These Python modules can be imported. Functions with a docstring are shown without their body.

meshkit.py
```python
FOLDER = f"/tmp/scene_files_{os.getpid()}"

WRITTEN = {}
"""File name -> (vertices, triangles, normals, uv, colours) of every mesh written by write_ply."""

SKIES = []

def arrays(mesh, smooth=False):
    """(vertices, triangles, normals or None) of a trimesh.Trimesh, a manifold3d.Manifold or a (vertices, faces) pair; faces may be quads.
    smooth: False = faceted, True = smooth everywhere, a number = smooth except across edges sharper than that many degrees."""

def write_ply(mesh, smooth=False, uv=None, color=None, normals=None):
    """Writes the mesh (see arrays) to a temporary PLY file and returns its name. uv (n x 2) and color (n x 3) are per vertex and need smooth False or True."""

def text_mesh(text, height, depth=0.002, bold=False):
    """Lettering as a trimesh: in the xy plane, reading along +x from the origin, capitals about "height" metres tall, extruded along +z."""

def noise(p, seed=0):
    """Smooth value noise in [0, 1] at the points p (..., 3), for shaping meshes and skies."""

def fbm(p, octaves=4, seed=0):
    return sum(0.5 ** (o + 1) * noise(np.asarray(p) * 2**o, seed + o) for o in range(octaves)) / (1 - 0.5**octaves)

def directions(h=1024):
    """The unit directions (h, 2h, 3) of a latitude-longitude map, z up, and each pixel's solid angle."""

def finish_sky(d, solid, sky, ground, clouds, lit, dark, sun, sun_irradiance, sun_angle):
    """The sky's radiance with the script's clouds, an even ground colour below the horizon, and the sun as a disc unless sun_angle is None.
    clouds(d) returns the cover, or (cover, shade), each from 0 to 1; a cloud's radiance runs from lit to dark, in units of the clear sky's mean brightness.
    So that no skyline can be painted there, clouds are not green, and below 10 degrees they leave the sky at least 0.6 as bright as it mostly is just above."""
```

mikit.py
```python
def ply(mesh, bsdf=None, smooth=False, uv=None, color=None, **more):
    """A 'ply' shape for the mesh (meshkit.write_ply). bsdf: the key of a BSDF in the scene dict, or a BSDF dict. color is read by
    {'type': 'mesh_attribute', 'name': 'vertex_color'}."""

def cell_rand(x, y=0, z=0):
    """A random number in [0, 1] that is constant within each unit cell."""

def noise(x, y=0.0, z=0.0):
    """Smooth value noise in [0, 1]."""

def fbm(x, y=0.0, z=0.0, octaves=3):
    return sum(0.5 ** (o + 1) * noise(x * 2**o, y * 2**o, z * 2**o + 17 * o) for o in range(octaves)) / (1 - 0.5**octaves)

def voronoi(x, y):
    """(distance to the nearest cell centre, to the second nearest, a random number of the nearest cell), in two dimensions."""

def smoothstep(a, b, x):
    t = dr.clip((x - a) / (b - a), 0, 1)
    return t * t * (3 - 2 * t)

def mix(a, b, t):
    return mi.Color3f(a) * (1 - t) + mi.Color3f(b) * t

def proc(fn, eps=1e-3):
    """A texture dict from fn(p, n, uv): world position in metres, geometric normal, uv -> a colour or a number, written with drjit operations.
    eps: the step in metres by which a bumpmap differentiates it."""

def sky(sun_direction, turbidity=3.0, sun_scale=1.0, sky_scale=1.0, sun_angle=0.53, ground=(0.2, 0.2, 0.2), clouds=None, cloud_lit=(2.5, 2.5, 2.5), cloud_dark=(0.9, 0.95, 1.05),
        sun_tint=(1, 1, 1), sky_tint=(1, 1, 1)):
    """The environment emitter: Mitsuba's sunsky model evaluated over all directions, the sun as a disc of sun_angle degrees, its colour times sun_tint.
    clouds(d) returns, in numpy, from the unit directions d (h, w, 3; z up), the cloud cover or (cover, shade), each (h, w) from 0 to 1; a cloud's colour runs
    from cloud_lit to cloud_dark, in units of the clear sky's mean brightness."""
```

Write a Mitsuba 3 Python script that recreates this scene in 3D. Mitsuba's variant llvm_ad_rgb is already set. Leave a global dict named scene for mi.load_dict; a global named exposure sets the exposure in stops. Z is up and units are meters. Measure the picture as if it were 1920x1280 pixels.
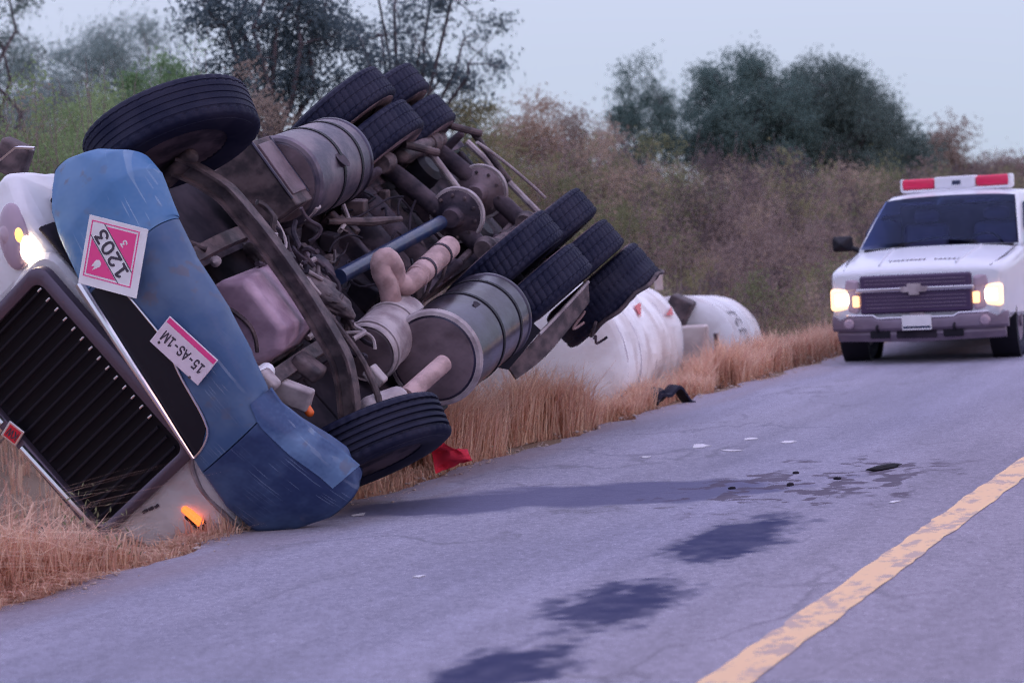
import math, numpy as np, trimesh, mitsuba as mi, drjit as dr, manifold3d as m3
import mikit, meshkit
from mikit import proc, noise, fbm, smoothstep, mix

# ------------------------------------------------------------------ camera, sky, exposure
exposure = 1.3
scene, labels = {}, {}
CAM = np.array([0, 0, 1.65])
T4 = mi.ScalarTransform4f
scene['camera'] = {
    'type': 'thinlens', 'fov': 26.99, 'fov_axis': 'x', 'aperture_radius': 0.016, 'focus_distance': 13.2,
    'near_clip': 0.1, 'far_clip': 3000.0,
    'to_world': T4().look_at(origin=[0, 0, 1.65], target=[0, 0.99873, 1.65 - 0.05036], up=[0.054917, 0.050284, 0.997224])}


def clouds(d):
    el = np.clip(d[..., 2], 0, 1)
    n = meshkit.fbm(d * [3, 3, 7], 3, 5)
    # an even dusk overcast: brightens towards the zenith
    return np.ones(el.shape), np.clip(1.0 - 1.05 * el ** 0.8 + 0.12 * (n - 0.5), 0, 1)


scene['sky'] = mikit.sky((0.80, -0.50, 0.26), turbidity=4, sun_scale=0.12, sun_angle=24, sun_tint=(1.0, 0.66, 0.72),
                         sky_scale=6.4, sky_tint=(1, 1, 1), ground=(0.18, 0.16, 0.19), clouds=clouds,
                         cloud_lit=(0.97, 0.935, 1.40), cloud_dark=(0.485, 0.565, 0.69))

# road frame: s runs along the road away from the camera, t to its right (metres)
AR = math.radians(23.1)
RD, RN = np.array([math.sin(AR), math.cos(AR), 0]), np.array([math.cos(AR), -math.sin(AR), 0])


def road(s, t, z=0.0):
    return RD * s + RN * t + np.array([0, 0, z])


# ------------------------------------------------------------------ materials
def rgb(c):
    return {'type': 'rgb', 'value': list(c)}


def pr(name, c, rough=0.5, metal=0.0, **k):
    scene[name] = {'type': 'twosided', 'b': {'type': 'principled', 'base_color': c if isinstance(c, dict) else rgb(c), 'roughness': rough, 'metallic': metal, **k}}


def dusty(c, dust, amount=0.5, sc=6.0, seed=0.0):
    """a colour with soft blotches and fine specks of dust over it"""
    def fn(p, n, uv):
        a = fbm(p.x * sc + seed, p.y * sc, p.z * sc, octaves=4)
        b = noise(p.x * 70, p.y * 70, p.z * 70 + seed)
        return mix(c, dust, dr.clip(smoothstep(0.30, 0.75, a) * amount + (b - 0.5) * 0.18 * amount, 0, 1))
    return proc(fn)


def paint(c, dust, amount, seed=0.0, scratch=(0.30, 0.36, 0.46)):
    """worn bumper paint: blotches of dust and thin scratches running along the bumper"""
    def fn(p, n, uv):
        a = fbm(p.x * 4 + seed, p.y * 4, p.z * 4, octaves=5)
        b = noise(p.x * 60, p.y * 60, p.z * 60 + seed)
        u = p.x * -0.616 + p.y * 0.049 + p.z * 0.786
        v = p.x * -0.740 + p.y * 0.308 + p.z * -0.599
        k = smoothstep(0.74, 0.86, noise(u * 6 + seed + 3 * noise(v * 7, u * 2), v * 120 + u * 9, 3.0)) * smoothstep(0.45, 0.65, fbm(u * 3, v * 5, seed, octaves=3))
        m = smoothstep(0.60, 0.70, fbm(p.x * 11, p.y * 11, p.z * 11 + seed, octaves=4)) * smoothstep(0.4, 0.7, a)
        col = mix(c, dust, dr.clip(smoothstep(0.30, 0.75, a) * amount + (b - 0.5) * 0.22 * amount, 0, 1))
        col = mix(col, (0.13, 0.11, 0.13), m * 0.55)
        return mix(col, scratch, k * 0.34)
    return proc(fn)


def road_st(p):
    return p.x * RD[0] + p.y * RD[1], p.x * RN[0] + p.y * RN[1]


def stain(s, t, s0, t0, ls, lt, slope, edge=0.55):
    """a worn oil mark: a long patch with ragged edges; slope shifts it sideways along its length"""
    a = (s - s0) / ls
    b = (t - t0 - slope * (s - s0)) / lt
    q = dr.sqrt(a * a + b * b) + (fbm(s * 4, t * 6, 3.0 + s0, octaves=4) - 0.5) * 1.2 + (noise(s * 16, t * 16, s0) - 0.5) * 0.45
    return 1 - smoothstep(edge, 1.15, q)


def asphalt(p, n, uv):
    s, t = road_st(p)
    big = fbm(s * 0.35, t * 0.8, 1.0, octaves=4)
    fine = noise(s * 34, t * 34, 2.0) * 0.35 + noise(s * 90, t * 90, 5.0) * 0.35 + noise(s * 170, t * 170, 7.0) * 0.3
    chip = smoothstep(0.80, 0.92, noise(s * 75, t * 75, 11.0))
    streak = fbm(s * 0.5, t * 5.0, 9.0, octaves=3)
    c = mix((0.182, 0.176, 0.240), (0.270, 0.257, 0.322), big)
    c = mix(c, (0.265, 0.225, 0.26), smoothstep(-4.2, -2.0, t) * 0.45)  # warm glow on the right side painted in as pinker asphalt
    wheel = smoothstep(0.55, 0.0, dr.abs(t + 5.55)) + smoothstep(0.55, 0.0, dr.abs(t + 3.75)) + smoothstep(0.6, 0.0, dr.abs(t + 0.8))
    c = c * (0.955 + 0.10 * wheel)
    crack = 1 - smoothstep(0.0, 0.03, dr.abs(fbm(s * 0.9, t * 1.3, 21.0, octaves=4) - 0.5))
    c = c * (0.66 + 0.68 * fine + 0.30 * chip) * (0.86 + 0.28 * streak) * (1 - 0.22 * crack * smoothstep(0.4, 0.6, big))
    c = mix(c, (0.27, 0.21, 0.23), (1 - smoothstep(0.0, 0.55, t + 6.30 + (streak - 0.5) * 0.6)) * 0.5)
    o = stain(s, t, 10.66, -3.33, 0.98, 0.29, -0.02)
    o = dr.maximum(o, stain(s, t, 8.72, -3.28, 0.74, 0.29, -0.02))
    o = dr.maximum(o, stain(s, t, 7.30, -3.26, 0.60, 0.27, -0.02))
    o = o * (0.85 + 0.15 * noise(s * 14, t * 14, 8.0))
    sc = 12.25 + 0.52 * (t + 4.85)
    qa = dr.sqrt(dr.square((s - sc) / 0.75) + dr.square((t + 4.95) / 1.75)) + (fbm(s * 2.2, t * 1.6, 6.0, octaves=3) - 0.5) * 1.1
    d = (1 - smoothstep(0.62, 0.95, qa)) * 0.72  # broad band by the bumper: spill, with the contact shadow painted in
    k = smoothstep(0.52, 0.62, fbm(s * 8, t * 9, 4.0, octaves=3)) * stain(s, t, 12.9, -3.5, 1.3, 0.85, 0.1) * 0.8
    c = mix(c, (0.022, 0.026, 0.078), o * 0.96)
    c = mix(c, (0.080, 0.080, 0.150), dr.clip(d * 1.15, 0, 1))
    return mix(c, (0.07, 0.055, 0.08), dr.clip(k, 0, 1))


def asphalt_bump(p, n, uv):
    s, t = road_st(p)
    return noise(s * 60, t * 60, 1.0) * 0.6 + noise(s * 140, t * 140, 1.0) * 0.4


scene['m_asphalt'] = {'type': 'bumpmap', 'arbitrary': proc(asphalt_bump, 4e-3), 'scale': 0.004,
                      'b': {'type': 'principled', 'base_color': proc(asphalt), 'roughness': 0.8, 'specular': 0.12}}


def yellow(p, n, uv):
    s, t = road_st(p)
    w = smoothstep(0.47, 0.70, fbm(s * 6, t * 14, 2.0, octaves=4) + (noise(s * 40, t * 40, 3.0) - 0.5) * 0.3)
    return mix((0.66, 0.43, 0.255), (0.30, 0.24, 0.25), w * 0.7)


pr('m_yellow', proc(yellow), 0.75)


def soil(p, n, uv):
    a = fbm(p.x * 1.5, p.y * 1.5, p.z * 1.5, octaves=4)
    b = noise(p.x * 25, p.y * 25, p.z * 25)
    return mix((0.13, 0.095, 0.075), (0.26, 0.185, 0.14), dr.clip(a * 0.8 + b * 0.3, 0, 1))


pr('m_soil', proc(soil), 0.95)
pr('m_rubber', dusty((0.009, 0.011, 0.032), (0.030, 0.030, 0.055), 0.7, 5), 0.6, specular=0.16)
pr('m_side', dusty((0.05, 0.04, 0.055), (0.24, 0.17, 0.19), 1.0, 5, 7), 0.85, specular=0.2)
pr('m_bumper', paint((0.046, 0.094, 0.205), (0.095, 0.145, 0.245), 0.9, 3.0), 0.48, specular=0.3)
pr('m_bumper_skylit', paint((0.055, 0.155, 0.33), (0.12, 0.22, 0.38), 0.8, 5.0, (0.4, 0.48, 0.58)), 0.5, specular=0.35)  # same bumper blue, lightened to paint sky light on the upturned end
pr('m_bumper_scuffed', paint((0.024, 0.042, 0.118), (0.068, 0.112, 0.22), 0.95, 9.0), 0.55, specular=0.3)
pr('m_bumper_sky_lip', paint((0.035, 0.070, 0.175), (0.13, 0.22, 0.38), 1.0, 12.0), 0.5, specular=0.35)  # scuffed blue made paler to paint sky light on the lower edge
pr('m_black', (0.012, 0.011, 0.018), 0.5, specular=0.2)
pr('m_mesh', (0.012, 0.010, 0.014), 0.7, specular=0.15)
pr('m_dark', dusty((0.016, 0.013, 0.022), (0.055, 0.042, 0.058), 0.7, 5), 0.8, specular=0.2)
pr('m_steel', dusty((0.040, 0.029, 0.037), (0.160, 0.112, 0.120), 0.85, 11), 0.65, 0.1)
pr('m_steel_dark', dusty((0.020, 0.016, 0.028), (0.105, 0.075, 0.095), 0.9, 7, 4), 0.7, specular=0.25)
pr('m_pan', dusty((0.48, 0.33, 0.42), (0.24, 0.15, 0.21), 0.8, 6, 2), 0.5, 0.2)
pr('m_pink', dusty((0.50, 0.34, 0.34), (0.27, 0.17, 0.17), 0.9, 11, 2), 0.6, 0.1)
pr('m_pale', dusty((0.43, 0.37, 0.39), (0.22, 0.17, 0.19), 0.9, 9, 6), 0.55, 0.1)
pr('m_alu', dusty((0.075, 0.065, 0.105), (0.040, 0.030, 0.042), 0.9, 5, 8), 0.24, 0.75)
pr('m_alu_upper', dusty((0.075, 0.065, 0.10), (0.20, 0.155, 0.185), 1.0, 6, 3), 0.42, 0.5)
pr('m_alu_dull', dusty((0.195, 0.140, 0.165), (0.090, 0.062, 0.075), 0.9, 6, 1), 0.55, 0.15)
pr('m_chrome', (0.72, 0.70, 0.76), 0.16, 1.0)
pr('m_frame', (0.13, 0.105, 0.15), 0.45, 0.6)
pr('m_white', dusty((0.68, 0.68, 0.72), (0.50, 0.44, 0.46), 0.5, 3, 4), 0.35)
pr('m_tank', dusty((0.76, 0.76, 0.79), (0.50, 0.44, 0.44), 0.75, 2.6, 4), 0.5)
pr('m_carwhite', (0.62, 0.63, 0.68), 0.22, clearcoat=0.6, clearcoat_gloss=0.9)
pr('m_glass', (0.006, 0.016, 0.072), 0.06, specular=0.24)
pr('m_cargrey', dusty((0.22, 0.17, 0.23), (0.13, 0.10, 0.14), 0.6, 5, 3), 0.45, 0.3)
pr('m_grille', (0.050, 0.025, 0.075), 0.4)
pr('m_red', (0.52, 0.012, 0.03), 0.3)
scene['m_pane'] = {'type': 'thindielectric', 'int_ior': 1.35, 'specular_transmittance': rgb((0.15, 0.22, 0.46)), 'specular_reflectance': rgb((0.28, 0.34, 0.56))}
pr('m_pinkred', (0.74, 0.055, 0.24), 0.55)
pr('m_redlens', (0.70, 0.03, 0.10), 0.2)
pr('m_whitelens', (0.72, 0.72, 0.78), 0.2)
pr('m_sheet', dusty((0.74, 0.73, 0.76), (0.6, 0.57, 0.6), 0.5, 9, 1), 0.6)
pr('m_plate', (0.66, 0.56, 0.64), 0.5)
pr('m_ink', (0.045, 0.035, 0.055), 0.6)
pr('m_blue', dusty((0.012, 0.028, 0.085), (0.05, 0.05, 0.08), 0.7, 9), 0.25)
pr('m_lens', (0.36, 0.27, 0.34), 0.15)
pr('m_orange', (0.75, 0.14, 0.03), 0.3)
pr('m_lampoff', (0.40, 0.30, 0.36), 0.2)
pr('m_scrap', (0.50, 0.48, 0.53), 0.8)
pr('m_seam', (0.46, 0.43, 0.48), 0.6)
pr('m_grit', (0.42, 0.33, 0.31), 0.9)
pr('m_tan', dusty((0.60, 0.52, 0.50), (0.42, 0.33, 0.32), 0.8, 6, 2), 0.7)
pr('m_cloth', dusty((0.66, 0.02, 0.05), (0.5, 0.03, 0.07), 0.5, 12, 1), 0.8)


def leafy(name, c, t=0.35):
    scene[name] = {'type': 'principledthin', 'base_color': rgb(c), 'roughness': 0.6, 'diff_trans': 2 * t, 'specular': 0.3} if False else \
        {'type': 'principledthin', 'base_color': rgb(c), 'roughness': 0.6, 'diff_trans': 2 * t}


leafy('l_dark', (0.120, 0.165, 0.185))
leafy('l_dark2', (0.150, 0.205, 0.185))
leafy('l_green', (0.27, 0.36, 0.18))
leafy('l_bright', (0.20, 0.31, 0.15))
leafy('l_pale', (0.29, 0.37, 0.35))  # distance haze painted in as a paler leaf colour
leafy('l_pink', (0.33, 0.265, 0.225))
leafy('l_brush', (0.32, 0.245, 0.225))
leafy('l_brush2', (0.43, 0.335, 0.265))
leafy('l_brush3', (0.30, 0.285, 0.165))
leafy('l_far', (0.145, 0.215, 0.195))
leafy('l_brush4', (0.15, 0.12, 0.125))
leafy('l_olive', (0.215, 0.23, 0.13))
leafy('g_tan', (0.74, 0.51, 0.39))
leafy('g_pink', (0.70, 0.43, 0.34))
leafy('g_straw', (0.88, 0.66, 0.50))
pr('m_bark', (0.09, 0.075, 0.085), 0.9)
pr('m_twig', (0.25, 0.19, 0.19), 0.9)


def lamp(power, c):
    return {'type': 'area', 'radiance': rgb([power * x for x in c])}


# ------------------------------------------------------------------ mesh helpers
def put(key, mesh, bsdf, smooth=35, M=None, **more):
    base, n = key, 1
    while key in scene:
        key = f'{base}_{n:03d}'; n += 1
    if hasattr(mesh, 'to_mesh'):
        mm = mesh.to_mesh()
        mesh = trimesh.Trimesh(mm.vert_properties[:, :3], mm.tri_verts, process=False)
    if isinstance(mesh, (list, tuple)) and len(mesh) and isinstance(mesh[0], trimesh.Trimesh):
        mesh = trimesh.util.concatenate(mesh)
    if M is not None:
        mesh = mesh.copy(); mesh.apply_transform(M)
    scene[key] = mikit.ply(mesh, bsdf, smooth=smooth, **more)
    return key


def tag(key, label, cat=None, group=None, kind=None):
    labels[key] = {k: v for k, v in (('label', label), ('category', cat), ('group', group), ('kind', kind)) if v}


def tri(v, f):
    return trimesh.Trimesh(np.asarray(v, float), np.asarray(f, int), process=False)


def loft(rings, closed=True, caps=True):
    R = np.asarray(rings, float); m, n = R.shape[:2]
    i, j = np.meshgrid(np.arange(m - 1), np.arange(n if closed else n - 1), indexing='ij')
    a, b = i * n + j, i * n + (j + 1) % n
    f = np.concatenate([np.stack([a, b, b + n], -1).reshape(-1, 3), np.stack([a, b + n, a + n], -1).reshape(-1, 3)])
    v = R.reshape(-1, 3)
    if caps and closed:
        v = np.vstack([v, R[0].mean(0), R[-1].mean(0)])
        k = np.arange(n)
        f = np.vstack([f, np.stack([(k + 1) % n, k, np.full(n, m * n)], -1), np.stack([(m - 1) * n + k, (m - 1) * n + (k + 1) % n, np.full(n, m * n + 1)], -1)])
    return tri(v, f)


def smooth_path(P, k=6):
    from scipy.interpolate import PchipInterpolator
    P = np.asarray(P, float)
    u = np.r_[0, np.cumsum(np.linalg.norm(np.diff(P, axis=0), axis=1))]
    uu = np.linspace(0, u[-1], (len(P) - 1) * k + 1)
    return np.stack([PchipInterpolator(u, P[:, i])(uu) for i in range(3)], -1)


def tube(P, r, n=12, prof=None, up=None, caps=True):
    """a bar along the points P; r a radius or one per point; prof an n x 2 outline instead of a circle"""
    P = np.asarray(P, float)
    T = np.gradient(P, axis=0); T /= np.linalg.norm(T, axis=1, keepdims=True) + 1e-12
    r = np.broadcast_to(np.asarray(r, float), (len(P),))
    if prof is None:
        a = np.linspace(0, 2 * np.pi, n, endpoint=False); prof = np.stack([np.cos(a), np.sin(a)], -1)
    u = np.array(up if up is not None else ([0, 0, 1] if abs(T[0, 2]) < 0.9 else [1, 0, 0]), float)
    rings = []
    for p, t, q in zip(P, T, r):
        u = u - t * (u @ t); u /= np.linalg.norm(u)
        w = np.cross(t, u)
        rings.append(p + q * (prof[:, :1] * w + prof[:, 1:] * u))
    return loft(rings, caps=caps)


def box(c, size, r=0.012, n=8, R=None):
    c, h = np.asarray(c, float), np.asarray(size, float) / 2
    r = min(r, h.min() * 0.95)
    s = trimesh.creation.icosphere(subdivisions=1, radius=r).vertices
    corners = np.array([[x, y, z] for x in (-1, 1) for y in (-1, 1) for z in (-1, 1)]) * (h - r)
    pts = (corners[:, None] + s[None]).reshape(-1, 3)
    if R is not None:
        pts = pts @ np.asarray(R).T
    return hull(pts + c)


def hull(pts):
    mm = m3.Manifold.hull_points(np.asarray(pts, np.float64)).to_mesh()
    return tri(mm.vert_properties[:, :3], mm.tri_verts)


def hull_spheres(P, r):
    s = trimesh.creation.icosphere(subdivisions=2, radius=1).vertices
    r = np.broadcast_to(r, (len(P),))
    return hull(np.concatenate([np.asarray(p) + s * q for p, q in zip(P, r)]))


def lathe(prof, axis=1, c=(0, 0, 0), n=48, closed=False):
    """turn (radius, along-axis) points round x, y or z"""
    prof = np.asarray(prof, float)
    a = np.linspace(0, 2 * np.pi, n, endpoint=False)
    i, j, k = axis, (axis + 1) % 3, (axis + 2) % 3
    R = np.zeros((len(prof), n, 3))
    R[..., i] = prof[:, 1][:, None]
    R[..., j] = prof[:, 0][:, None] * np.cos(a); R[..., k] = prof[:, 0][:, None] * np.sin(a)
    R = R + np.asarray(c, float)
    if closed:
        R = np.concatenate([R, R[:1]])
    return loft(R, caps=not closed)


def rot(axis, deg):
    return trimesh.transformations.rotation_matrix(math.radians(deg), axis)


def tf(mesh, M=None, at=(0, 0, 0)):
    mesh = mesh.copy()
    if M is not None:
        mesh.apply_transform(M)
    mesh.apply_translation(at)
    return mesh


def crinkle(m, amp, freq, seed=1, edge=0.05, crease=0.0):
    """dents and waves of a knocked sheet"""
    if hasattr(m, 'to_mesh'):
        q = m.to_mesh(); m = tri(q.vert_properties[:, :3], q.tri_verts)
    m = trimesh.Trimesh(m.vertices, m.faces, process=True)
    m = m.subdivide_to_size(edge)
    m.merge_vertices()
    n = (meshkit.fbm(np.array(m.vertices) * freq + seed * 5.1, 4, seed) - 0.5) * 2
    if crease:
        n = n - crease * np.abs(meshkit.fbm(np.array(m.vertices) * freq * 1.7 + 3.3, 3, seed + 9) - 0.5) * 4 + crease
    return tri(np.array(m.vertices) + np.array(m.vertex_normals) * (n * amp)[:, None], m.faces)


# ================================================================== SETTING
EDGE = -6.33
U = [-400, -8.3, -8.0, 0.0, 0.35, 1.2, 2.2, 4.0, 5.5, 7.5, 10, 40, 900]
Z = [-0.5, -0.25, -0.05, -0.04, -0.06, -0.42, -0.85, -1.0, -0.6, 0.0, 0.25, 0.4, 1.0]


def ground_z(s, t):
    u = EDGE - np.asarray(t, float)
    z = np.interp(u, U, Z)
    P = np.stack([np.asarray(s, float) * np.ones_like(u), u, np.zeros_like(u)], -1)
    return z + np.where(u > 0.3, (meshkit.fbm(P * 0.7, 3, 2) - 0.5) * 0.22, 0)


def grid(ss, tt, zf):
    S, Tt = np.meshgrid(ss, tt, indexing='ij')
    V = S[..., None] * RD + Tt[..., None] * RN
    V[..., 2] = zf(S, Tt)
    n = len(tt)
    i, j = np.meshgrid(np.arange(len(ss) - 1), np.arange(n - 1), indexing='ij')
    a = (i * n + j).ravel()
    f = np.concatenate([np.stack([a, a + n, a + n + 1], -1), np.stack([a, a + n + 1, a + 1], -1)])
    m = tri(V.reshape(-1, 3), f)
    if m.face_normals[:, 2].mean() < 0:
        m.invert()
    return m


ss = np.r_[-900, -200, -60, -20, np.arange(-6, 42, 0.25), np.arange(42, 120, 2.0), 150, 220, 400, 900, 1800]
tt = np.r_[-900, -300, -120, -60, -40, np.arange(-30, -14, 1.0), np.arange(-14, -6.3, 0.25), -6.3, -6.0, -3, 0, 1.6, 1.9, 2.4, 4, 10, 40, 150, 500]
put('ground', grid(ss, tt, ground_z), 'm_soil', smooth=True)
tag('ground', 'dry brown earth verge and ditch beside the road', kind='structure')
rs = np.r_[-60, -20, np.arange(-4, 40, 0.12), np.arange(40, 100, 1.0), 150, 300, 800]
rt = np.r_[EDGE, EDGE + 0.3, -5, -4, -3, -2, -1, 0, 1.7]
rm = grid(rs, rt, lambda s, t: 0 * s)
col = np.tile(np.arange(len(rt)), len(rs)); sv = np.repeat(rs, len(rt))
jag = (meshkit.fbm(np.stack([sv * 2.2, 0 * sv, 0 * sv], -1), 4, 9) - 0.5) * 0.34
rv = np.array(rm.vertices); rv += np.where(col == 0, jag, 0)[:, None] * RN
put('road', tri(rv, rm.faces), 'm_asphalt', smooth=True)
tag('road', 'grey worn asphalt road with dark oil stains', kind='structure')
ls = np.r_[-30, np.arange(-2, 40, 0.1), np.arange(40, 100, 1.0), 300]
lm = grid(ls, np.array([-2.43, -2.24]), lambda s, t: 0 * s + 0.004)
lv = np.array(lm.vertices); e = np.repeat(ls, 2)
lv += ((meshkit.fbm(np.stack([e * 7, np.tile([0, 9.], len(ls)), 0 * e], -1), 3, 4) - 0.5) * 0.035)[:, None] * RN
put('road_marking', tri(lv, lm.faces), 'm_yellow', smooth=True)
tag('road_marking', 'worn yellow line painted along the middle of the road', kind='structure')

# ================================================================== OVERTURNED TRUCK
# truck frame: x forward, y to its left, z up, origin on its ground under the front axle; it lies rolled over in the ditch
TM = np.eye(4)
TM[:3, :3] = [[-0.27108, -0.61616, -0.73951], [-0.95028, 0.04898, 0.30753], [-0.15326, 0.7861, -0.5988]]
TM[:3, 3] = [-1.0521, 12.9481, 1.695]
TR = 'overturned_truck'
tag(TR, 'overturned lorry with blue bumper lying in the ditch with its underside towards the road', 'truck')


def tp(name, mesh, mat, smooth=35, **k):
    return put(f'{TR}__{name}', mesh, mat, smooth, TM, **k)


def facing(mesh, X, Y, Zc, roll=0.0, pitch=0.0):
    """a flat mesh drawn in xy, put on the truck's front: x to the truck's left, y up, z forward"""
    M = np.eye(4); M[:3, :3] = np.array([[0, 0, 1], [1, 0, 0], [0, 1, 0]]) @ rot([0, 1, 0], pitch)[:3, :3] @ rot([0, 0, 1], roll)[:3, :3]
    M[:3, 3] = [X, Y, Zc]
    return tf(mesh, M)


# --- bumper (bent: its right end pushed up)
BY = np.array([1.30, 1.24, 1.13, 0.95, 0.64, 0.37, 0.0, -0.29, -0.52, -0.62, -0.85, -1.05, -1.18, -1.27])
BT = np.array([0.78, 0.84, 0.885, 0.90, 0.93, 0.95, 0.99, 1.04, 1.09, 1.12, 1.20, 1.23, 1.12, 0.90])
BB = np.array([0.60, 0.40, 0.25, 0.20, 0.26, 0.32, 0.37, 0.45, 0.53, 0.535, 0.53, 0.52, 0.53, 0.60])
BX = np.array([0.74, 0.80, 0.90, 1.02, 1.14, 1.18, 1.20, 1.20, 1.18, 1.16, 1.06, 0.94, 0.84, 0.76])


def bumper_at(y):
    o = np.argsort(BY)
    return [np.interp(y, BY[o], q[o]) for q in (BX, BT, BB)]


def bumper_piece(y0, y1, n, g=0.0):
    rings = []
    for y in np.linspace(y0, y1, n):
        x, zt, zb = bumper_at(y)
        h = zt - zb
        out = [(-0.10, zt - 0.02), (-0.05, zt), (-0.01, zt - 0.015), (0.012, zt - 0.12 * h), (0.03, zt - 0.45 * h), (0.025, zb + 0.30 * h), (0.0, zb + 0.17 * h),
               (-0.04, zb + 0.07 * h), (-0.10, zb + 0.015), (-0.17, zb), (-0.23, zb + 0.01),
               (-0.23, zb + 0.035), (-0.17, zb + 0.03), (-0.08, zb + 0.10 * h), (-0.03, zb + 0.22 * h), (-0.01, zt - 0.45 * h), (-0.03, zt - 0.12 * h), (-0.06, zt - 0.05)]
        # the section turns with the sweep of the ends
        sl = (bumper_at(y + 0.02)[0] - bumper_at(y - 0.02)[0]) / 0.04
        nx, ny = 1 / math.hypot(1, sl), -sl / math.hypot(1, sl)
        o_ = np.array(out + out[:1])
        o_ = smooth_path(np.c_[o_, np.zeros(len(o_))], 4)[:-1, :2]
        rings.append([(x + a * nx, y + a * ny, z) for a, z in o_])
    R_ = np.array(rings)
    w_ = (meshkit.fbm(R_ * 4.5, 4, 3) - 0.5) * 0.022 + (meshkit.fbm(R_ * 14, 3, 5) - 0.5) * 0.005
    R_[..., 0] += w_
    return loft(R_)


tp('bumper', bumper_piece(0.60, -0.60, 61), 'm_bumper', 50)
labels[f'{TR}__bumper'] = {'label': 'dark blue middle section of the front bumper'}
k1 = tp('bumper_end', bumper_piece(1.30, 0.606, 41), 'm_bumper_skylit', 50)
labels[k1] = {'label': 'upper end of the front bumper, blue painted lighter for sky light'}
k2 = tp('bumper_end', bumper_piece(-0.606, -1.27, 41), 'm_bumper_scuffed', 50)
labels[k2] = {'label': 'scuffed blue end of the front bumper touching the road'}


def on_bumper(y, z, out=0.0):
    x, zt, zb = bumper_at(y); h = zt - zb
    u = (zt - z) / h
    return np.array([x + np.interp(u, [0, 0.12, 0.45, 0.70, 0.83, 0.93, 0.98, 1.02], [-0.01, 0.012, 0.03, 0.025, 0, -0.04, -0.10, -0.16]) + out, y, z])


def bumper_plate(outline, out, thick=0.012, n=14):
    """a sheet over the bumper's face between two edge curves given as (y, z low, z high)"""
    y0 = np.array([o[0] for o in outline]); o = np.argsort(y0)
    ys = np.linspace(y0.min(), y0.max(), n)
    lo = np.interp(ys, y0[o], np.array([q[1] for q in outline])[o]); hi = np.interp(ys, y0[o], np.array([q[2] for q in outline])[o])
    rings = []
    for y, a, b in zip(ys, lo, hi):
        zz = np.linspace(a, b, 6)
        rings.append([on_bumper(y, z, out) for z in zz] + [on_bumper(y, z, out - thick) for z in zz[::-1]])
    return loft(rings)


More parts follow.
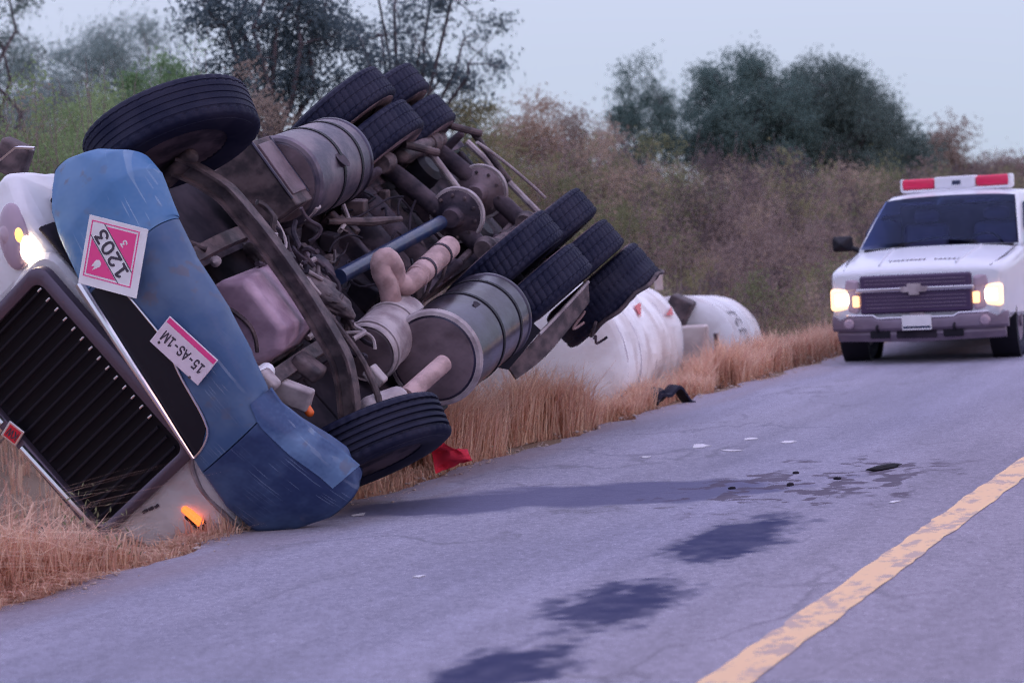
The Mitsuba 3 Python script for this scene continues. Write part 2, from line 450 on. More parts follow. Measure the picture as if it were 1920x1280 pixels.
tp('intake', bumper_plate([(0.58, 0.80, 0.895), (0.42, 0.69, 0.915), (0.17, 0.685, 0.945), (-0.14, 0.765, 0.99), (-0.42, 0.84, 1.045), (-0.50, 0.98, 1.06)], 0.012), 'm_black')
tp('intake_trim', tube(smooth_path([on_bumper(y, z, 0.016) for y, z in ((0.42, 0.69), (0.17, 0.685), (-0.14, 0.765), (-0.40, 0.835), (-0.46, 0.87), (-0.51, 1.055))], 5), 0.007, 8), 'm_chrome')
bar = smooth_path([on_bumper(y, z, 0.025) for y, z in ((0.66, 0.90), (0.45, 0.915), (0.2, 0.945), (-0.1, 0.985), (-0.35, 1.03), (-0.51, 1.062))], 5)
tp('chrome_strip', tube(bar, np.linspace(0.032, 0.010, len(bar)), 10), 'm_chrome')
labels[f'{TR}__chrome_strip'] = {'label': 'bright chrome strip along the top of the bumper'}

tp('bumper_sky_lip', bumper_plate([(-0.50, 0.49, 0.585), (-0.62, 0.515, 0.63), (-0.85, 0.52, 0.655), (-1.05, 0.515, 0.66), (-1.16, 0.53, 0.68)], 0.014, 0.03), 'm_bumper_sky_lip', 50); labels[f'{TR}__bumper_sky_lip'] = {'label': 'scuffed lower lip of the bumper with a painted sky highlight'}  # added strip that carries the sky highlight of the rounded edge

# number plate
pl = facing(box((0, 0, 0), (0.37, 0.20, 0.008), 0.004), 1.262, -0.035, 0.63, roll=7, pitch=0)
k = tp('number_plate', pl, 'm_plate'); labels[k] = {'label': 'pink and white number plate reading 15-AS-1M'}
tx = meshkit.text_mesh('15-AS-1M', 0.062, 0.003, True); tx.apply_translation([-tx.bounds[:, 0].mean(), -0.02, 0]); tx.apply_scale([0.30 / np.ptp(tx.bounds[:, 0]), 1, 1])
tp('number_plate__lettering', facing(tx, 1.266, -0.035, 0.63, roll=7), 'm_ink', False)
tp('number_plate__band', facing(box((0, -0.078, 0), (0.355, 0.032, 0.004), 0.001), 1.266, -0.035, 0.63, roll=7), 'm_pinkred', False)
for yy in (-0.13, 0.13):
    tp('number_plate__bolt', facing(lathe([(0, 0.006), (0.008, 0.004), (0.009, 0)], 2, n=10), 1.266, -0.035 + yy, 0.71), 'm_steel')

# hazard placard: a square standing on its corner
sq = box((0, 0, 0), (0.395, 0.395, 0.004), 0.002)
PX, PY, PZ = 1.245, 0.625, 0.585
R45 = 38.0
pit = 12
k = tp('hazard_placard', facing(sq, PX, PY, PZ, roll=R45, pitch=pit), 'm_sheet', False); labels[k] = {'label': 'white sheet with a pink diamond reading 1203'}


def diamond(h0, h1, half=0.142):
    """the part of a diamond between two heights, as a thin solid"""
    from shapely import Polygon, box as sbox
    d = Polygon([(half * 1.414, 0), (0, half * 1.414), (-half * 1.414, 0), (0, -half * 1.414)]).intersection(sbox(-1, h0, 1, h1))
    return trimesh.creation.extrude_polygon(d, 0.0035, engine='earcut')


def on_placard(m, x=0, y=0, o=0.0):
    return facing(tf(m, None, (x, y, 0.002 + o)), PX, PY, PZ, roll=R45 - 45, pitch=pit)


from shapely import Polygon, LineString, Point, union_all
tp('hazard_placard__diamond_upper', on_placard(diamond(0.060, 0.25), 0.018, 0), 'm_pinkred', False)
tp('hazard_placard__diamond_lower', on_placard(diamond(-0.25, -0.060), 0.018, 0), 'm_pinkred', False)
dl = LineString([(0.222, 0), (0, 0.222), (-0.222, 0), (0, -0.222), (0.222, 0)]).buffer(0.003)
tp('hazard_placard__outline', on_placard(trimesh.creation.extrude_polygon(dl, 0.003, engine='earcut'), 0.018, 0), 'm_pinkred', False)
for z0 in (0.055, -0.055):
    tp('hazard_placard__band_edge', on_placard(box((0, z0, 0.001), (0.33, 0.005, 0.003), 0.001), 0.018), 'm_ink', False)
tx = meshkit.text_mesh('1203', 0.084, 0.003, True); tx.apply_translation([-tx.bounds[:, 0].mean(), -0.042, 0]); tx.apply_scale([0.29 / np.ptp(tx.bounds[:, 0]), 1, 1])
tp('hazard_placard__number', on_placard(tx, 0.018, 0, 0.001), 'm_ink', False)
flame = union_all([Point(0, 0.105).buffer(0.022), Polygon([(-0.020, 0.112), (-0.010, 0.155), (0.0, 0.125), (0.011, 0.150), (0.021, 0.112)])])
tp('hazard_placard__flame', on_placard(trimesh.creation.extrude_polygon(flame, 0.003, engine='earcut'), 0.018, 0, 0.0035), 'm_sheet', False)
tx = meshkit.text_mesh('3', 0.042, 0.003, True); tx.apply_translation([-tx.bounds[:, 0].mean(), -0.125, 0])
tp('hazard_placard__class_number', on_placard(tx, 0.018, 0, 0.0035), 'm_sheet', False)

# --- hood, grille, fenders, cab (they lie in the ditch behind the bumper)
GY0, GY1, GZ0, GZ1 = -0.47, 0.90, 1.06, 1.95


def gx(z):
    return 1.10 - 0.11 * (z - 1.06)


def ring_rect(x, y0, y1, z0, z1, r, n=6, tilt=0.0):
    """a rounded rectangle in the plane x (leaning back by tilt per metre of height)"""
    P = []
    for cy, cz, a0 in ((y1 - r, z1 - r, 0), (y0 + r, z1 - r, 90), (y0 + r, z0 + r, 180), (y1 - r, z0 + r, 270)):
        for a in np.radians(a0 + np.linspace(0, 90, n)):
            y, z = cy + r * math.cos(a), cz + r * math.sin(a)
            P.append((x - tilt * (z - 1.06), y, z))
    return P


hood = loft([ring_rect(1.00, GY0 - 0.06, GY1 + 0.06, 1.01, 2.03, 0.10, tilt=0.11), ring_rect(0.95, GY0 - 0.11, GY1 + 0.11, 0.99, 2.08, 0.14, tilt=0.11), ring_rect(0.6, GY0 - 0.22, GY1 + 0.2, 1.0, 2.15, 0.2, tilt=0.05),
             ring_rect(0.0, GY0 - 0.4, GY1 + 0.25, 1.0, 2.22, 0.22), ring_rect(-0.55, -1.05, 1.15, 1.0, 2.28, 0.2)])
tp('hood', crinkle(hood, 0.014, 3, 4, 0.08), 'm_white', 40); labels[f'{TR}__hood'] = {'label': 'white hood behind the grille'}
outer, inner = ring_rect(1.115, GY0 - 0.02, GY1 + 0.03, GZ0 - 0.03, GZ1 + 0.05, 0.09, tilt=0.11), ring_rect(1.115, GY0 + 0.045, GY1 - 0.045, GZ0 + 0.055, GZ1 - 0.02, 0.06, tilt=0.11)
o2 = [(x - 0.07, y, z) for x, y, z in outer]; i2 = [(x - 0.05, y, z) for x, y, z in inner]
om = [(x + 0.02, (a[1] + b[1]) / 2, (a[2] + b[2]) / 2) for (x, _, _), a, b in zip(outer, outer, inner)]
fr = loft([o2, outer, om, inner, i2, o2], caps=False)
tp('grille_frame', fr, 'm_frame', 50)
tp('grille_mesh', loft([ring_rect(1.045, GY0 + 0.02, GY1 - 0.02, GZ0 + 0.03, GZ1, 0.06, tilt=0.11), ring_rect(1.065, GY0 + 0.02, GY1 - 0.02, GZ0 + 0.03, GZ1, 0.06, tilt=0.11)]), 'm_mesh')
for i, y in enumerate(np.linspace(GY0 + 0.09, GY1 - 0.09, 17)):
    tp('grille_bar', tube([(gx(z) - 0.006, y, z) for z in np.linspace(GZ0 + 0.10, GZ1 - 0.05, 8)], 0.011, 6), 'm_black')
    if y > -0.2:
        tp('grille_clip', box((1.108, y, GZ0 + 0.085), (0.014, 0.014, 0.035), 0.005), 'm_chrome')
# emblem on the grille's top edge, with bright bars to both sides
EY, EZ = 0.33, 1.93
EX = gx(EZ)
tp('emblem', facing(box((0, 0, 0), (0.115, 0.115, 0.02), 0.006), EX + 0.05, EY, EZ, roll=12), 'm_chrome')
labels[f'{TR}__emblem'] = {'label': 'red square emblem at the top of the grille'}
tp('emblem__red_field', facing(box((0, 0, 0), (0.085, 0.085, 0.006), 0.002), EX + 0.061, EY, EZ, roll=12), 'm_red')
tx = meshkit.text_mesh('KW', 0.05, 0.003, True); tx.apply_translation([-tx.bounds[:, 0].mean(), -0.025, 0]); tx.apply_scale([0.07 / np.ptp(tx.bounds[:, 0]), 1, 1])
tp('emblem__lettering', facing(tx, EX + 0.064, EY, EZ, roll=12), 'm_ink', False)
tp('grille_top_bar', tube([(gx(1.95) + 0.03, y, 1.955 + 0.03 * y) for y in np.linspace(0.24, -0.42, 8)], 0.022, 8), 'm_chrome')
tp('grille_top_bar', tube([(gx(1.95) + 0.03, y, 1.95) for y in np.linspace(0.42, 0.85, 8)], 0.022, 8), 'm_chrome')

# left fender with the lit headlamp
fl = hull_spheres([(0.88, 0.98, 1.05), (0.86, 1.22, 1.05), (0.72, 1.43, 1.03), (0.90, 0.98, 1.55), (0.82, 1.25, 1.60), (0.62, 1.42, 1.55), (-0.2, 1.0, 1.15), (-0.2, 1.40, 1.2), (-0.2, 1.0, 1.75), (-0.2, 1.36, 1.65)], 0.075)
tp('fender', crinkle(fl, 0.012, 3.5, 2), 'm_white', 40); labels[f'{TR}__fender'] = {'label': 'white upper fender around the lit headlamp'}
def oval(c, size, tip=-28, yaw=16, sub=3):
    m = tf(trimesh.creation.icosphere(subdivisions=sub), np.diag([*size, 1.0]))
    m.apply_transform(rot([1, 0, 0], tip)); m.apply_transform(rot([0, 0, 1], yaw))
    return tf(m, None, c)


k = tp('headlamp', oval((0.93, 1.17, 1.135), (0.06, 0.20, 0.10)), 'm_lens', 60); labels[k] = {'label': 'lit headlamp in the white fender'}
tp('headlamp__bulb', oval((0.972, 1.065, 1.105), (0.032, 0.075, 0.05)), 'm_whitelens', 60, emitter=lamp(9.0, (1.0, 0.82, 0.50)))
tp('headlamp__turn_signal', oval((0.968, 1.145, 1.085), (0.03, 0.05, 0.026)), 'm_orange', 60, emitter=lamp(1.2, (1.0, 0.45, 0.12)))
tp('headlamp__reflector', oval((0.955, 1.20, 1.15), (0.035, 0.07, 0.05)), 'm_lampoff', 60)

# crushed right fender, with marker lamp
frr = hull_spheres([(1.00, -0.50, 1.17), (0.98, -0.55, 1.30), (0.93, -0.50, 1.86), (0.85, -0.72, 1.80), (0.88, -0.80, 1.42), (0.84, -0.98, 1.33), (0.5, -0.55, 1.2), (0.3, -0.98, 1.3), (0.3, -0.85, 1.85)], 0.035)
tp('fender', crinkle(frr, 0.022, 6, 6, 0.04), 'm_white', 30); labels[f'{TR}__fender_001'] = {'label': 'dirty white lower fender crushed against the road edge'}
lip = smooth_path([(1.05, -0.47, 1.13), (1.02, -0.56, 1.22), (0.97, -0.68, 1.28), (0.92, -0.84, 1.30), (0.86, -1.03, 1.31), (0.80, -1.14, 1.29)], 5)
tp('fender__lip', tube(lip, 0.016, 8), 'm_pale')
tp('marker_lamp', box((0.955, -0.735, 1.445), (0.05, 0.15, 0.045), 0.015, R=rot([1, 0, 0], 8)[:3, :3]), 'm_orange', emitter=lamp(0.9, (1.0, 0.16, 0.03)))
labels[f'{TR}__marker_lamp'] = {'label': 'glowing orange marker lamp on the lower fender'}
tp('marker_lamp__housing', box((0.92, -0.74, 1.47), (0.05, 0.20, 0.07), 0.015, R=rot([1, 0, 0], 8)[:3, :3]), 'm_black')
for i, (dy, dz, w_) in enumerate(((0, 0, .03), (.045, .02, .022), (.03, -.035, .018), (.085, -.01, .026), (.07, .035, .016))):
    tp('fender_001__mark', box((0.995 - 0.05 * dz, -0.545 + dy * 0.3 - 0.01, 1.56 + dy), (0.012, 0.018, w_), 0.004), 'm_ink')

# mirror bracket beyond the fender
tp('fender_mirror', box((0.26, 1.66, 1.14), (0.12, 0.20, 0.22), 0.03, R=rot([1, 0, 0], 25)[:3, :3]), 'm_steel')
tp('fender_mirror__rim', tube([(0.30, 1.66, 1.34), (0.31, 1.70, 1.20), (0.31, 1.685, 1.06), (0.30, 1.60, 0.97)], 0.013, 6), 'm_chrome')
tp('fender_mirror__arm', tube([(0.2, 1.60, 1.2), (0.2, 1.40, 1.35)], 0.018, 8), 'm_chrome')

cab = loft([ring_rect(-0.45, -1.08, 1.10, 1.02, 2.30, 0.12), ring_rect(-0.65, -1.12, 1.14, 1.0, 2.55, 0.14), ring_rect(-1.05, -1.10, 1.12, 1.0, 2.92, 0.16), ring_rect(-2.25, -1.10, 1.12, 1.0, 3.0, 0.16), ring_rect(-2.35, -1.05, 1.07, 1.05, 2.95, 0.14)])
tp('cab', cab, 'm_white', 40)
tp('cab__windscreen', loft([[(-0.655, -0.95, 2.36), (-0.655, 0.97, 2.36), (-0.70, 0.97, 2.35), (-0.70, -0.95, 2.35)], [(-0.99, -0.90, 2.82), (-0.99, 0.92, 2.82), (-1.04, 0.92, 2.80), (-1.04, -0.90, 2.80)]]), 'm_glass')
tp('cab__floor', box((-1.40, 0.01, 0.975), (2.05, 2.30, 0.08), 0.02), 'm_dark')
for s in (-1, 1):
    tp('cab__door_window', box((-1.45, 0.01 + s * 1.118, 2.3), (0.75, 0.02, 0.62), 0.008), 'm_glass')

# --- frame, engine and running gear
for s in (-1, 1):
    rail = [(0.02, -0.13), (0.02, -0.115), (-0.055, -0.115), (-0.055, 0.115), (0.02, 0.115), (0.02, 0.13), (-0.07, 0.13), (-0.07, -0.13)]
    pts = [(x, s * 0.43, 0.90) for x in np.linspace(0.95, -5.75, 12)]
    tp('frame_rail', tube(pts, 1.0, prof=np.array([(-s * a, b_) for a, b_ in rail]), up=(0, 0, 1)), 'm_steel_dark', 20)
for x in (0.75, -1.0, -2.4, -4.25, -5.7):
    tp('crossmember', box((x, 0, 0.90), (0.09, 0.80, 0.18), 0.02), 'm_steel_dark')

# front axle: a dropped I-beam
bp = smooth_path([(0, 0.97, 0.47), (0, 0.88, 0.42), (0, 0.76, 0.375), (0, 0.60, 0.34), (0, 0.37, 0.345), (0, -0.07, 0.385), (0, -0.44, 0.455), (0, -0.58, 0.49), (0, -0.72, 0.57), (0, -0.85, 0.67), (0, -0.93, 0.74)], 4)
ib = np.array([(-0.052, -0.06), (0.052, -0.06), (0.052, -0.042), (0.012, -0.034), (0.012, 0.034), (0.052, 0.042), (0.052, 0.06), (-0.052, 0.06), (-0.052, 0.042), (-0.012, 0.034), (-0.012, -0.034), (-0.052, -0.042)])
tp('front_axle', tube(bp, 1.0, prof=ib, up=(0, 0, 1)), 'm_steel', 30); labels[f'{TR}__front_axle'] = {'label': 'front axle beam crossing the underside'}
tp('tie_rod', tube(smooth_path([(-0.30, 0.80, 0.46), (-0.30, 0.2, 0.47), (-0.30, -0.55, 0.50), (-0.24, -0.90, 0.57), (-0.2, -1.0, 0.62)], 4), 0.022, 8), 'm_steel')
tp('drag_link', tube([(0.42, 0.62, 0.62), (0.36, 0.42, 0.52)], 0.02, 8), 'm_steel')
tp('drag_link__joint', lathe([(0, -0.03), (0.03, -0.02), (0.035, 0.01), (0, 0.04)], 0, (0.36, 0.33, 0.53), 12), 'm_pale')
for s, zk in ((1, 0.46), (-1, 0.76)):
    tp('steering_knuckle', hull_spheres([(0, s * 0.95, zk - 0.10), (0, s * 0.95, zk + 0.12), (-0.12, s * 0.98, zk)], 0.05), 'm_steel')
    for i, dz in enumerate((0.0, 0.022, 0.044)):
        L_ = 0.62 - 0.14 * i
        tp('leaf_spring', tube([(x, s * 0.43, 0.52 + dz + 0.10 * (x / 0.7) ** 2 + (0.10 if s < 0 else 0)) for x in np.linspace(-L_, L_, 9)], 1.0, prof=np.array([(-0.045, -0.009), (0.045, -0.009), (0.045, 0.009), (-0.045, 0.009)])), 'm_steel', 20)
    tp('spring_bracket', box((0.66, s * 0.43, 0.72), (0.12, 0.14, 0.24), 0.03), 'm_pale' if s < 0 else 'm_steel_dark')
# oil pan and engine
pan = hull_spheres([(0.34, 0.17, 0.60), (0.34, 0.10, 0.50), (0.34, -0.22, 0.52), (0.34, -0.28, 0.60), (0.34, 0.20, 0.78), (0.34, -0.26, 0.80), (-0.4, 0.15, 0.62), (-0.4, -0.22, 0.64), (-0.4, 0.18, 0.8), (-0.4, -0.26, 0.8)], 0.055)
tp('oil_pan', pan, 'm_pan', 40); labels[f'{TR}__oil_pan'] = {'label': 'pinkish rounded oil pan ahead of the front axle'}
tp('oil_pan__flange', box((-0.02, -0.04, 0.845), (0.95, 0.58, 0.03), 0.01), 'm_steel')
tp('oil_pan__rib', tube(smooth_path([(0.40, 0.16, 0.72), (0.402, 0.04, 0.64), (0.40, -0.08, 0.62), (0.39, -0.24, 0.70)], 4), 0.014, 6), 'm_steel')
tp('engine', box((0.05, 0.0, 1.10), (1.1, 0.62, 0.5), 0.06), 'm_dark')
tp('under_tray', box((0.22, 0.05, 0.965), (1.46, 2.1, 0.03), 0.01), 'm_dark')
tp('wheel_liner', box((0.10, 0.88, 0.94), (1.1, 0.72, 0.04), 0.02), 'm_dark')
tp('wheel_liner', box((0.3, -0.80, 1.06), (1.15, 0.75, 0.05), 0.02, R=rot([1, 0, 0], -6)[:3, :3]), 'm_dark')
tp('radiator', box((0.84, 0.05, 1.05), (0.10, 1.30, 0.55), 0.02), 'm_dark')
tp('splash_panel', box((0.78, 0.62, 0.72), (0.06, 0.60, 0.42), 0.03), 'm_steel_dark')
tp('splash_panel', box((0.62, -0.62, 0.92), (0.06, 0.55, 0.4), 0.03), 'm_dark')
tp('crank_pulley', lathe([(0, 0.03), (0.05, 0.03), (0.06, 0.01), (0.13, 0.01), (0.14, -0.04), (0, -0.05)], 0, (0.56, 0.33, 0.72), 24), 'm_dark')
tp('filter_cap', lathe([(0, 0.05), (0.035, 0.045), (0.05, 0.02), (0.052, -0.08), (0, -0.08)], 0, (0.62, -0.375, 0.665), 20), 'm_whitelens')
tp('steering_bracket', box((0.42, -0.53, 0.72), (0.10, 0.34, 0.14), 0.02, R=rot([1, 0, 0], 30)[:3, :3]), 'm_pale')
tp('steering_box', box((0.2, -0.50, 0.60), (0.16, 0.20, 0.10), 0.03, R=rot([1, 0, 0], 14)[:3, :3]), 'm_steel')
tp('reflector', hull_spheres([(0.42, -0.66, 0.68), (0.42, -0.72, 0.69)], 0.028), 'm_orange')
tp('transmission', lathe([(0, 0.0), (0.24, 0.0), (0.25, -0.15), (0.2, -0.25), (0.19, -0.7), (0.11, -0.85), (0.09, -0.95), (0, -0.95)], 0, (-0.45, 0.02, 0.78), 24), 'm_steel_dark')
# hoses and mud packed round the gearbox
rng = np.random.default_rng(11)
for i in range(48):
    a = np.array([-0.35 - 0.5 * rng.random(), 0.34 - 0.80 * rng.random(), 0])
    a[2] = 0.46 + 0.10 * rng.random() + 0.30 * max(0, -a[1])
    P = [a]
    d = rng.normal(size=3) * [0.05, 0.08, 0.03]
    for q in range(4):
        d = d * 0.5 + rng.normal(size=3) * [0.05, 0.065, 0.03] + [0, 0, 0.006]; P.append(P[-1] + d)
    tp('hose', tube(smooth_path(P, 3), 0.010 + 0.012 * rng.random(), 6), ('m_steel', 'm_pale', 'm_steel_dark', 'm_dark')[i % 4])
clod = trimesh.creation.icosphere(subdivisions=4)
cv = np.array(clod.vertices) * [0.18, 0.36, 0.08]
cv *= (0.8 + 0.75 * meshkit.fbm(cv * 9, 4, 3))[:, None]
tp('mud_cake', tf(tri(cv, clod.faces), rot([1, 0, 0], 14), (-0.60, 0.02, 0.60)), 'm_steel', 25); labels[f'{TR}__mud_cake'] = {'label': 'grey brown mud caked behind the front axle'}
tp('drive_shaft', tube([(-1.3, -0.09, 0.67), (-3.3, -0.13, 0.56)], 0.055, 14), 'm_blue'); labels[f'{TR}__drive_shaft'] = {'label': 'shiny blue drive shaft'}
for i in range(34):
    c0 = np.array([-1.2 - 2.3 * rng.random(), 0.46 - 0.95 * rng.random(), 0.78 + 0.22 * rng.random()])
    tp('bracket', box(c0, 0.05 + 0.16 * rng.random(3), 0.015, R=rot([1, 0, 0], 60 * rng.random())[:3, :3]), ('m_dark', 'm_steel_dark', 'm_dark', 'm_steel')[i % 4])
for i in range(30):
    c0 = np.array([-1.0 - 3.2 * rng.random(), 0.45 - 0.9 * rng.random(), 0.70 + 0.2 * rng.random()])
    P = [c0]
    for q in range(4):
        P.append(P[-1] + np.array([-0.12, 0, 0]) + rng.normal(size=3) * [0.06, 0.08, 0.05])
    tp('air_line', tube(smooth_path(P, 3), 0.007 + 0.008 * rng.random(), 6), ('m_dark', 'm_black', 'm_steel', 'm_dark')[i % 4])
for s in (-1, 1):
    for x in (-3.1, -4.2, -5.3):
        tp('spring_hanger', hull_spheres([(x, s * 0.46, 0.60), (x + 0.08, s * 0.46, 0.86), (x - 0.08, s * 0.46, 0.86)], 0.035), 'm_steel_dark')
for x in (-2.75, -3.15):
    tp('air_tank', lathe([(0, 0.36), (0.08, 0.345), (0.11, 0.30), (0.115, 0.25), (0.115, -0.25), (0.11, -0.30), (0.08, -0.345), (0, -0.36)], 1, (x, 0.05, 0.86), 24), 'm_steel_dark')
tp('brake_rod', tube([(-2.6, 0.54, 0.74), (-2.45, 0.28, 0.78), (-2.2, 0.23, 0.80)], 0.018, 8), 'm_pale')
tp('brake_rod', tube([(-2.2, 0.34, 0.82), (-2.55, 0.16, 0.70), (-2.8, 0.05, 0.60)], [0.022, 0.035, 0.02], 8), 'm_steel')


# --- wheels
def tyre_mesh(R, w, grooves=4, n=72, gd=0.016, lugs=0):
    h = w / 2
    P = [(R * 0.56, -h * 0.78), (R * 0.60, -h * 0.86), (R * 0.70, -h * 0.99), (R * 0.84, -h), (R * 0.93, -h * 0.95), (R * 0.975, -h * 0.88), (R * 0.992, -h * 0.80)]
    for g in np.linspace(-0.58, 0.58, grooves):
        P += [(R, h * (g - 0.075)), (R - gd, h * (g - 0.045)), (R - gd, h * (g + 0.045)), (R, h * (g + 0.075))]
    P += [(r, -y) for r, y in P[6::-1]]
    if not lugs:
        return lathe(P, 1, n=n, closed=True)
    m = lathe(P, 1, n=lugs * 4, closed=True)
    v = np.array(m.vertices)
    rad = np.hypot(v[:, 0], v[:, 2]); an = np.arctan2(v[:, 2], v[:, 0])
    cut = (np.sin(an * lugs + 2.0 * np.sign(v[:, 1]) + 9 * v[:, 1]) > 0.55) & (rad > 0.955 * R) & (np.abs(v[:, 1]) > h * 0.62)
    cut |= (np.sin(an * lugs + 25 * v[:, 1]) > 0.8) & (rad > 0.985 * R) & (np.abs(v[:, 1]) <= h * 0.62) & (lugs > 50)
    v[cut] *= np.stack([1 - 0.008 / rad[cut], np.ones(cut.sum()), 1 - 0.008 / rad[cut]], -1)
    return tri(v, m.faces)


def sidewall(R, w, s):
    h = s * w / 2
    q = 0.003 * s
    return lathe([(R * 0.58, h * 0.84 + q), (R * 0.70, h * 0.99 + q), (R * 0.84, h + q), (R * 0.90, h * 0.972 + q), (R * 0.90, h * 0.9), (R * 0.60, h * 0.8)], 1, n=56, closed=True)


def rim_mesh(R, w, dish):
    r = R * 0.57
    return lathe([(r, -w * 0.40), (r + 0.012, -w * 0.42), (r - 0.03, -w * 0.30), (r - 0.05, dish - 0.02), (r * 0.62, dish), (r * 0.30, dish + 0.01), (r * 0.28, dish + 0.05), (0.0, dish + 0.055),
                  (0.0, dish + 0.02), (r * 0.62, dish + 0.02), (r - 0.03, dish + 0.02), (r - 0.012, w * 0.30), (r + 0.012, w * 0.42), (r, w * 0.40)], 1, n=40)


def wheel(name, c, R=0.52, w=0.29, steer=0.0, dish=0.0, grooves=4, lean=0.0, gd=0.006):
    key = f'{TR}__{name}'; n = 1
    while f'{key}__tyre' in scene:
        key = f'{TR}__{name}_{n:03d}'; n += 1
    M = rot([0, 0, 1], steer) @ rot([1, 0, 0], lean)
    put(key + '__tyre', tf(tyre_mesh(R, w, grooves, gd=gd, lugs=44 if abs(c[0]) < 1 else 56), M, c), 'm_rubber', 40, TM)
    for s in (-1, 1):
        put(key + '__sidewall', tf(sidewall(R, w, s), M, c), 'm_side' if abs(c[0]) > 1 and s * c[1] < 0 else 'm_rubber', 40, TM)
    put(key + '__rim', tf(rim_mesh(R, w, dish), M, c), 'm_steel_dark', 40, TM)
    return key


k = wheel('front_wheel', (0.0, 1.12, 0.36), 0.535, 0.30, 17, 0.06, 5, -12); labels[k] = {'label': 'upper front wheel with a broad dark tread against the sky'}
k = wheel('front_wheel', (0.0, -1.10, 0.72), 0.50, 0.29, 16, -0.06, 5, -12, 0.020); labels[k] = {'label': 'lower front wheel with grooved blue black tread beside the road'}
for s in (1, -1):
    for x in (-3.6, -4.76):
        for y in (0.73, 1.07):
            wheel('drive_wheel', (x, s * y - (0.05 if s > 0 else -0.05), (0.77 if s > 0 else 0.51) + (0.12 if x < -4 and s > 0 else 0)), 0.52, 0.285, 0, 0.08 * s * (1 if y > 1 else -1), 3)

# --- drive axles
for i, (x, dy, dz, r) in enumerate(((-3.6, -0.15, 0.52, 0.205), (-4.82, -0.05, 0.64, 0.215))):
    a = f'{TR}__drive_axle' + ('' if i == 0 else '_001')
    put(a + '__tube', tube([(x, 0.95, 0.80), (x, 0.3, 0.66), (x, -0.3, 0.56), (x, -0.95, 0.51)], [0.07, 0.075, 0.075, 0.07], 14), 'm_steel_dark', 35, TM)
    put(a + '__housing', lathe([(0, 0.20), (0.07, 0.20), (0.09, 0.10), (r * 0.75, 0.06), (r, 0.02), (r, -0.02), (r * 0.93, -0.12), (r * 0.6, -0.2), (0, -0.22)], 0, (x, dy, dz), 36), 'm_steel_dark' if i == 0 else 'm_alu_dull', 35, TM)
    put(a + '__ring', lathe([(r + 0.012, 0.028), (r + 0.018, 0.0), (r + 0.012, -0.03), (r - 0.02, -0.03), (r - 0.02, 0.028)], 0, (x, dy, dz), 48, closed=True), 'm_pale', 35, TM)
    for q in range(10):
        an = 2 * math.pi * q / 10
        put(a + '__bolt', lathe([(0, 0.02), (0.012, 0.02), (0.014, 0)], 0, (x + 0.06, dy + 0.8 * r * math.cos(an), dz + 0.8 * r * math.sin(an)), 6), 'm_steel', False, TM)
    for s in (-1, 1):
        put(a + '__brake_chamber', lathe([(0, 0.10), (0.07, 0.10), (0.085, 0.03), (0.092, 0.02), (0.092, 0.0), (0.085, -0.01), (0.07, -0.09), (0, -0.10)], 0, (x + 0.24, s * 0.50, 0.60 if s > 0 else 0.44), 20), 'm_steel', 35, TM)
    tp('torque_rod', tube([(x - 0.1, 0.54, 0.50), (x - 0.35, 0.34, 0.42)], 0.032, 10), 'm_steel')
    tp('torque_rod', tube([(x - 0.35, 0.42, 0.46), (x - 0.4, -0.12, 0.52)], 0.028, 10), 'm_pale' if i == 0 else 'm_steel')
    tp('torque_rod', tube([(x - 0.3, -0.40, 0.60), (x + 0.3, -0.45, 0.66)], 0.03, 10), 'm_steel')
for s in (-1, 1):
    tp('walking_beam', hull_spheres([(-3.75, s * 0.5, 0.60), (-4.26, s * 0.5, 0.72), (-4.8, s * 0.5, 0.60)], 0.06), 'm_steel')
    tp('air_bag', lathe([(0.08, -0.12), (0.13, -0.08), (0.14, 0.0), (0.13, 0.08), (0.08, 0.12)], 2, (-4.2, s * 0.33, 0.72), 20), 'm_black')
tp('deck_plate', box((-4.2, 0, 1.06), (3.3, 1.0, 0.03), 0.01), 'm_steel_dark')
tp('fifth_wheel', lathe([(0, 0.10), (0.40, 0.10), (0.46, 0.06), (0.46, 0.0), (0, 0.0)], 2, (-4.3, 0, 1.08), 32), 'm_steel_dark')
tp('rear_bar', tube(smooth_path([(-5.7, 0.42, 0.72), (-5.72, -0.10, 0.68), (-5.72, -0.44, 0.66), (-5.6, -0.6, 0.62)], 4), 0.03, 8), 'm_pale')
tp('cable', tube(smooth_path([(-4.6, 0.25, 0.32), (-5.2, -0.05, 0.42), (-5.7, -0.40, 0.52)], 5), 0.014, 6), 'm_pale')

